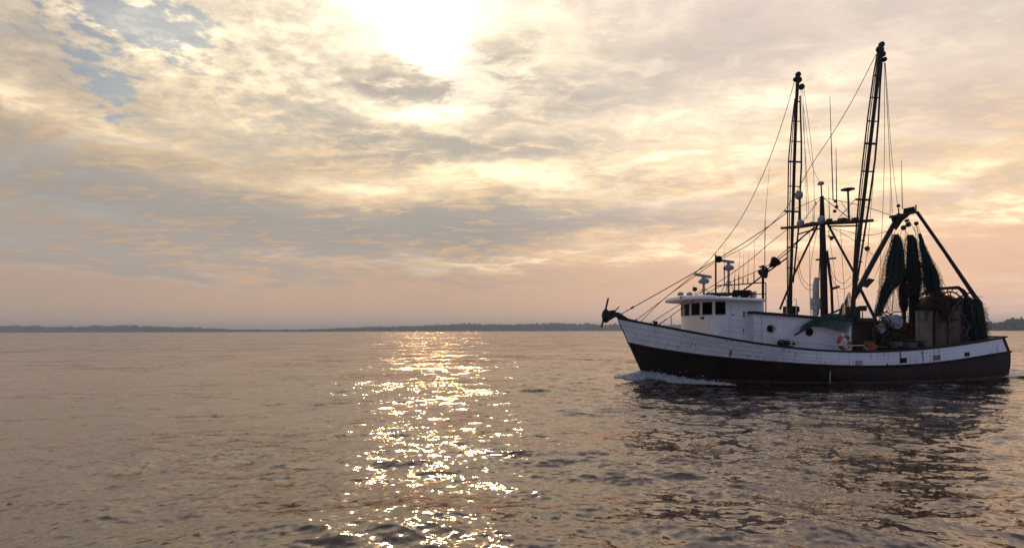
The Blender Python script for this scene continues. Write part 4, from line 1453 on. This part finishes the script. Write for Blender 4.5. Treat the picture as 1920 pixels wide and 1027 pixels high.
net('hanging_net', [(1692, 505, 16.0, .1, .6), (1694, 530, 11.2, .15, .7), (1694, 555, 9.6, .2, .7), (1695, 572, 8.8, .2, .7), (1695, 580, 5.6, .2, .7), (1695, 584, 3.2, .2, .8), (1695, 612, 4.0, .2, .8), (1694, 636, 3.2, .2, .8)],
    'brown_net', 'red brown chafing net hanging in a narrow tail with a chain below', core_m='brown_net')
net('hanging_net', [(1733, 492, 9.6, .9, .6), (1737, 512, 19.2, .9, .5), (1735, 528, 24.0, .9, .4), (1724, 543, 27.2, .9, .3), (1714, 556, 16.0, .9, .3)],
    'dark_net', 'loose dark netting slung between the straight net and the stern net', core=False, nr=46, nv=34, wire=.016)
net('hanging_net', [(1676, 440, 3.2, -.1, .5), (1672, 470, 8.0, -.1, .5), (1666, 500, 14.4, 0, .4), (1668, 530, 22.4, .1, .3), (1676, 560, 22.4, .1, .3), (1680, 585, 17.6, .1, .3)],
    'dark_net', 'thin see-through netting hanging forward of the long bunch', core=False, nr=34, nv=34, wire=.008)
net('net_heap', [(1800, 562, 12, 1.3, 1.0), (1812, 576, 24, 1.3, 1.0), (1817, 600, 28, 1.35, .9), (1820, 625, 28, 1.4, .8), (1822, 648, 28, 1.4, .8)],
    'dark_net', 'dark heap of chafing gear piled behind the stern leg', nr=44, nv=34, depth=.3, ragged=.09)
net('net_heap', [(1757, 546, 5, 1.35, 1.0), (1763, 562, 16, 1.4, .8), (1772, 582, 14, 1.5, .6), (1777, 600, 7, 1.55, .6)],
    'brown_net', 'brown netting spilling over the rusty hopper panel', core_m='brown_net', nr=36, nv=26)


# green net draped over the deckhouse
def drape():
    rows = []
    top = [(1503, 611), (1520, 601), (1545, 591), (1575, 593), (1600, 596)]
    bot = [(1497, 626), (1522, 612), (1545, 613), (1570, 620), (1590, 625)]
    n_, m_ = 44, 34
    for i in range(n_ + 1):
        t_ = i / n_
        r_ = []
        for j in range(m_ + 1):
            s_ = j / m_
            x = np.interp(s_, [0, .25, .5, .75, 1], [q[0] for q in top]) * (1 - t_) + np.interp(s_, [0, .25, .5, .75, 1], [q[0] for q in bot]) * t_
            y = np.interp(s_, [0, .25, .5, .75, 1], [q[1] for q in top]) * (1 - t_) + np.interp(s_, [0, .25, .5, .75, 1], [q[1] for q in bot]) * t_
            r_.append(P(x, y, TB + .13 + .05 * math.sin(9 * s_ + 3 * t_) + .12 * t_ + random.uniform(-.01, .01)))
        rows.append(r_)
    mb_ = MB().grid(rows)
    o_ = thing('draped_net', mb_, 'light_net', 'green netting draped over the deckhouse roof edge beside the life ring', 'net')
    wf = o_.modifiers.new('cords', 'WIREFRAME')
    wf.thickness = .013
    wf.use_even_offset = False
    return o_


drape()
rp = [P(1490, 628, TB + .2), P(1500, 622, TB + .2), P(1520, 608, TB + .22), P(1545, 594, TB + .2), P(1575, 580, TB + .1)]
thing('net_hem_rope', MB().tube(spline(rp), [.035] * 25, 6), 'dark_net', 'dark bunched rope hem running up to the deckhouse roof', 'rope')
mb = MB()
rows = []
for i in range(26):
    t_ = i / 25
    rows.append([P(1553 + 52 * s_ / 16 + 12 * t_ * (1 - s_ / 8), 597 - t_ * (50 if s_ > 6 else 20 + 5 * s_) * (s_ / 16) - 2 * math.sin(s_), .9 + .5 * math.sin(s_ * .8) * t_ + random.uniform(-.02, .02)) for s_ in range(17)])
mb.grid(rows)
o = thing('heaped_net', mb, 'light_net', 'green net heaped on the deckhouse roof around the near outrigger', 'net')
wf = o.modifiers.new('cords', 'WIREFRAME')
wf.thickness = .022
wf.use_even_offset = False
mb = MB()
for k in range(16):
    mb.ball(P(1560 + 45 * random.random(), 592 + 6 * random.random(), 1.0 + .4 * random.random()), (.22, .2, .09), 10, 6, .18)
thing('net_pile', mb, 'green_net', 'dark green net piled low on the aft edge of the deckhouse roof', 'net')
mb = MB()
for k in range(14):
    mb.ball(P(1331 + 40 * random.random(), 552.5 - 1.5 * random.random(), -.2 + .6 * random.random()), (.16, .14, .06), 10, 6, .2)
thing('rope_pile', mb, 'green_net', 'green rope heaped on the wheelhouse roof behind the tripod radar', 'rope')

# life ring on the deckhouse corner
lr = root('life_ring', P(1583, 655, TB + .4), 'orange life ring with white band at the deckhouse corner', 'life ring')
org = P(1583, 655, TB + .4)
lc = P(1583, 641, TB + .4)
part('ring', sub(MB().tube([lc + Vector((.21 * math.cos(t), 0, .23 * math.sin(t))) for t in [k * math.pi / 16 for k in range(33)]], .065, 10, False)), 'orange', lr)
for t_ in (-.35, 1.2, 2.8, 4.4):
    part('band', sub(MB().tube([lc + Vector((.21 * math.cos(t_ + d), 0, .23 * math.sin(t_ + d))) for d in (-.22, 0, .22)], .069, 10)), 'frame_grey', lr)
part('strap', sub(MB().box(lc + Vector((0, .03, -.13)), (.10, .05, .34))), 'frame_grey', lr, False)

# bucket, boxes, baskets on deck
bk = P(1633, 657, 1.9)
bz = root('bucket', bk - Vector((0, 0, .12)), 'orange red plastic bucket on deck by the waist rail', 'bucket')
part('tub', MB().lathe([(.13, 0), (.17, .30), (.185, .31), (.175, .33), (.15, .32), (.12, .04)], (0, 0, 0), n=18), 'orange', bz)
part('handle', MB().tube([Vector((.18 * math.cos(t), 0, .31 + .12 * math.sin(t))) for t in [k * math.pi / 8 for k in range(9)]], .008, 5, False), 'wire', bz)
thing('fish_box', MB().box(P(1622, 648, 1.3), (.45, .4, .3)).box(P(1622, 648, 1.3) + Vector((0, 0, .16)), (.48, .43, .03)), 'yellow', 'dull yellow fish box beside the orange bucket', 'box', smooth=False)
cr = MB()
c0 = P(1485.5, 641, 2.0)
for sx_ in (-.13, .13):
    for sy_ in (-.13, .13):
        cr.box(c0 + Vector((sx_, sy_, 0)), (.03, .03, .26))
for zz in (-.11, 0, .11):
    for s_ in (-.13, .13):
        cr.box(c0 + Vector((0, s_, zz)), (.232, .024, .03)).box(c0 + Vector((s_, 0, zz + .002)), (.024, .232, .03))
thing('wire_crate', cr, 'frame_grey', 'white open crate on the side deck by the green bundle', 'crate', smooth=False)
mb = MB()
for k in range(8):
    mb.ball(P(1464 + 20 * random.random(), 640 + 5 * random.random(), 1.8 + .1 * random.random()), (.16, .13, .10), 10, 6, .15)
thing('net_bundle', mb, 'green_net', 'small dark green net bundle on the side deck under the porthole', 'net')
mb = MB()
c0 = P(1391, 551, .5)
rt = root('roof_canister', c0 - Vector((0, 0, .15)), 'black canister with red band in a white cradle on the wheelhouse roof', 'canister')
part('canister', MB().lathe([(.10, -.36), (.15, -.32), (.15, -.02), (.16, 0), (.15, .02), (.15, .32), (.10, .36)], (0, 0, .15), axis='X', n=18), 'black_rubber', rt)
part('end_band', MB().lathe([(.152, -.33), (.156, -.32), (.156, -.26), (.152, -.25)], (0, 0, .15), axis='X', n=18), 'red', rt)
for x_ in (-.38, -.2, .2):
    part('cradle', MB().box((x_, 0, .02), (.05, .4, .10)), 'roof_paint', rt, False)
part('cradle_end', MB().box((-.44, 0, .12), (.06, .4, .24)), 'roof_paint', rt, False)


# ------------------------------------------------------------------ working clutter round the stern
def tangle(name, n, x0, x1, y0, y1, p0, p1, m, label, r=.014, L=6, cat='rope'):
    mb_ = MB()
    for _ in range(n):
        x, y, p = random.uniform(x0, x1), random.uniform(y0, y1), random.uniform(p0, p1)
        pts = []
        for k in range(L):
            pts.append(P(min(x1 + 4, max(x0 - 4, x)), min(y1, max(y0, y)), min(p1, max(p0, p))))
            x += random.gauss(0, (x1 - x0) * .18)
            y += random.gauss((y1 - y0) * .10, (y1 - y0) * .16)
            p += random.gauss(0, .12)
        mb_.tube(spline(pts, 4), r * random.uniform(.6, 1.5), 5)
    return thing(name, mb_, m, label, cat)


tangle('rope_tangle', 70, 1782, 1838, 556, 645, 1.15, 1.72, 'rope', 'tangle of weathered ropes and chain slung behind the stern leg')
tangle('rope_tangle', 34, 1742, 1800, 548, 600, 1.2, 1.62, 'dark_net', 'dark ropes hanging over the net reel and hopper edge')
tangle('rope_tangle', 36, 1640, 1690, 585, 652, .6, 1.5, 'dark_net', 'dark ropes and hoses heaped around the winch')
tangle('rope_tangle', 26, 1690, 1738, 636, 658, 1.0, 1.7, 'rust_steel', 'rusty chain heaped on the hatch under the straight net', r=.022)
for k, (x, y, p) in enumerate(((1680, 648, 1.75), (1706, 650, 1.8))):
    c0 = P(x, y, p)
    mb = MB()
    for j in range(5):
        mb.tube([c0 + Vector((.20 * math.cos(t), .20 * math.sin(t), .03 * j)) for t in [i * math.pi / 10 for i in range(21)]], .022, 6, False)
    thing('rope_coil', mb, 'rope', ('coil of rope on deck just forward of the straight hanging net', 'coil of rope on deck under the straight hanging net')[k], 'rope', 'rope coils on the working deck')
for x0, y0, x1, y1, p in ((1678, 432, 1662, 560, .2), (1684, 436, 1672, 600, .3), (1698, 425, 1688, 640, .5), (1690, 430, 1668, 640, .6), (1722, 425, 1768, 560, 1.0), (1715, 425, 1738, 560, .8), (1676, 428, 1640, 520, .2)):
    stay(spline([P(x0, y0, .1), P((x0 + x1) / 2 - 2, (y0 + y1) / 2 + 6, p * .6), P(x1, y1, p)], 6), .008, 'lazy_line', 'rope')
# floats on the nets
for x, y, p in ((1664, 520, .75), (1672, 538, .7), (1688, 535, .8), (1727, 530, 1.1), (1735, 545, 1.15), (1700, 530, .95)):
    part('net_float', MB().ball(P(x, y, p), (.05, .05, .07), 10, 8), 'dark_wood', boat)


# ------------------------------------------------------------------ broken water along the hull
def foam_mat():
    m = bpy.data.materials.new('foam')
    m.use_nodes = True
    t = NT(m.node_tree)
    b = t.n['Principled BSDF']
    pos = t.new('ShaderNodeNewGeometry').outputs['Position']
    n = t.noise(pos, 9.0, 6, 0.7)
    t.put(b.inputs['Base Color'], t.mix(t.ss(n, .35, .65), (.45, .47, .48), (.82, .83, .84)))
    b.inputs['Roughness'].default_value = 0.75
    bn = t.new('ShaderNodeBump')
    bn.inputs['Distance'].default_value = 0.03
    t.put(bn.inputs['Height'], t.noise(pos, 22.0, 4, 0.6))
    t.l.new(bn.outputs[0], b.inputs['Normal'])
    at = t.new('ShaderNodeAttribute', attribute_name='cover').outputs['Fac']
    lace = t.noise(t.vm('MULTIPLY', pos, (1, 1, 1.5)), 5.5, 7, 0.72, 0.8)
    t.put(b.inputs['Alpha'], t.ss(t.m('ADD', t.m('MULTIPLY', lace, 1.0), at), 0.98, 1.12))
    return m


FOAM = foam_mat()


def foam_sheet(name, fn, nu, nv, label):
    """fn(s, t) -> (a, p, z, cover)"""
    vs, cv = [], []
    for i in range(nu + 1):
        for j in range(nv + 1):
            a, p, z, c = fn(i / nu, j / nv)
            vs.append(BOATM @ Vector((a, p, z)))
            cv.append(c)
    fs = [(i * (nv + 1) + j, i * (nv + 1) + j + 1, (i + 1) * (nv + 1) + j + 1, (i + 1) * (nv + 1) + j) for i in range(nu) for j in range(nv)]
    me = bpy.data.meshes.new(name)
    me.from_pydata([tuple(v) for v in vs], [], fs)
    at = me.attributes.new('cover', 'FLOAT', 'POINT')
    at.data.foreach_set('value', cv)
    for f in me.polygons:
        f.use_smooth = True
    me.materials.append(FOAM)
    o = bpy.data.objects.new(name, me)
    col.objects.link(o)
    tag(o, label, 'foam', kind='stuff')


from mathutils import noise as mnoise


CREST = [(1150, 707, 707), (1163, 704.5, 708), (1180, 701, 712), (1200, 695, 715), (1228, 697, 716), (1250, 702, 716.5), (1268, 706, 717), (1300, 711, 719), (1340, 716, 720), (1390, 719.5, 722)]


def bow_wave(side, n, name, label):
    """a tumbling crest: thousands of clots of foam heaped against the stem and drawn out along the side"""
    V, Fc, off = [], [], 0
    xs = [c[0] for c in CREST]
    V0, F0 = BV1, BF1
    for _ in range(n):
        x = 1152 + 230 * random.random() ** 1.8
        if random.random() > min(1.0, (x - 1148) / 40) * (1.02 - ((x - 1152) / 230) ** 1.3):
            continue
        yt, yb = np.interp(x, xs, [c[1] for c in CREST]), np.interp(x, xs, [c[2] for c in CREST])
        f = random.random() ** 0.8
        y = yt + (yb - yt) * f + random.gauss(0, 0.9)
        # distance from the centreline: against the skin at the top, thrown outwards at the foot
        a_ = P(x, 700, 0.6).x
        u = max(0.0, (7.45 - a_) / 13.5)
        q = hp(min(0.9, u), 1.7)
        p_ = (q.y if a_ < 7.4 else 0.0) + 0.03 + f * (0.30 + 0.5 * min(1, max(0, (x - 1180) / 120))) + random.uniform(-.04, .10)
        c = P(x, y, p_)
        if random.random() < 0.03:
            c.z += random.expovariate(16)
        c.z = max(c.z, random.uniform(-.03, .03))
        r = 0.006 + 0.018 * random.random() ** 3 * (1 - 0.5 * (x - 1150) / 290)
        c.y *= side
        w = np.array(BOATM @ c)
        v = V0 * (1 + .25 * rng.normal(size=(len(V0), 1))) * np.array([r * 1.8, r * 1.2, r * 0.8]) + w
        V.append(v)
        Fc.append(F0 + off)
        off += len(V0)
    V = np.concatenate(V)
    Fc = np.concatenate(Fc)
    me = bpy.data.meshes.new(name)
    me.from_pydata(V.tolist(), [], Fc.tolist())
    me.polygons.foreach_set('use_smooth', np.ones(len(me.polygons), dtype=bool))
    me.materials.append(CLOT)
    o = bpy.data.objects.new(name, me)
    col.objects.link(o)
    tag(o, label, 'foam', kind='stuff')


CLOT = mat('foam_clot', (0.5, 0.52, 0.55), 0.7, var=0.3, scale=6.0)
bmx = bmesh.new()
bmesh.ops.create_icosphere(bmx, subdivisions=1, radius=1.0)
BV1 = np.array([tuple(x.co) for x in bmx.verts])
BF1 = np.array([[y.index for y in x.verts] for x in bmx.faces])
bmx.free()
bow_wave(1, 22000, 'bow_wave', 'white foaming bow wave curling off the stem')


def fn_stern(s, t):
    a = -5.2 - s * 7.5
    w = 2.2 + s * 1.4
    p = (t * 2 - 1) * w
    hump = 0.34 * math.exp(-((a + 7.2) / 1.9) ** 2 - (p / 2.6) ** 2)
    nz = mnoise.noise(Vector((a * 1.3, p * 1.5, 3.3))) * 0.10 + mnoise.noise(Vector((a * 4, p * 4, 8.1))) * 0.06
    c = 0.66 - 0.45 * s - 0.08 * math.cos(p * 1.2)
    if t in (0, 1) or s in (0, 1):
        c = -1
    return a, p, hump + 0.06 + nz, c


foam_sheet('stern_wake', fn_stern, 70, 50, 'churned foam in the wake behind the transom')


def fn_side(s, t):
    u = 0.06 + s * 0.92
    q = hp(u, 1.95)
    out = t * (0.35 + .9 * s)
    rise = 0.34 * math.exp(-((q.x + 7.2) / 1.9) ** 2 - ((q.y + out) / 2.6) ** 2)
    nz = mnoise.noise(Vector((q.x * 2, out * 3, 5.5))) * .05 + mnoise.noise(Vector((q.x * 7, out * 8, 2.5))) * .03
    return q.x, q.y - .04 + out, .04 + nz + rise, (.36 - .34 * t + .30 * max(0, .3 - s) + .10 * s + .12 * mnoise.noise(Vector((q.x * .7, 0, 0)))) if 0 < t < 1 else (.3 if t == 0 else -1)


foam_sheet('side_foam', fn_side, 120, 16, 'thin lace of foam along the black side')


# ------------------------------------------------------------------ haze
def build_haze():
    mb = MB().box((0, 0, 24.0), (2 * RFAR + 400, 2 * RFAR + 400, 54.0))
    m = bpy.data.materials.new('haze_air')
    m.use_nodes = True
    m.node_tree.nodes.clear()
    t = NT(m.node_tree)
    pv = t.new('ShaderNodeVolumePrincipled')
    pv.inputs['Color'].default_value = (0.66, 0.80, 1.0, 1)
    pv.inputs['Density'].default_value = 0.00032
    pv.inputs['Anisotropy'].default_value = 0.2
    out = t.new('ShaderNodeOutputMaterial')
    t.l.new(pv.outputs[0], out.inputs['Volume'])
    o = part('haze', mb, m, None, False)
    tag(o, 'thin bluish haze in the air over the water', 'haze', kind='stuff')


build_haze()
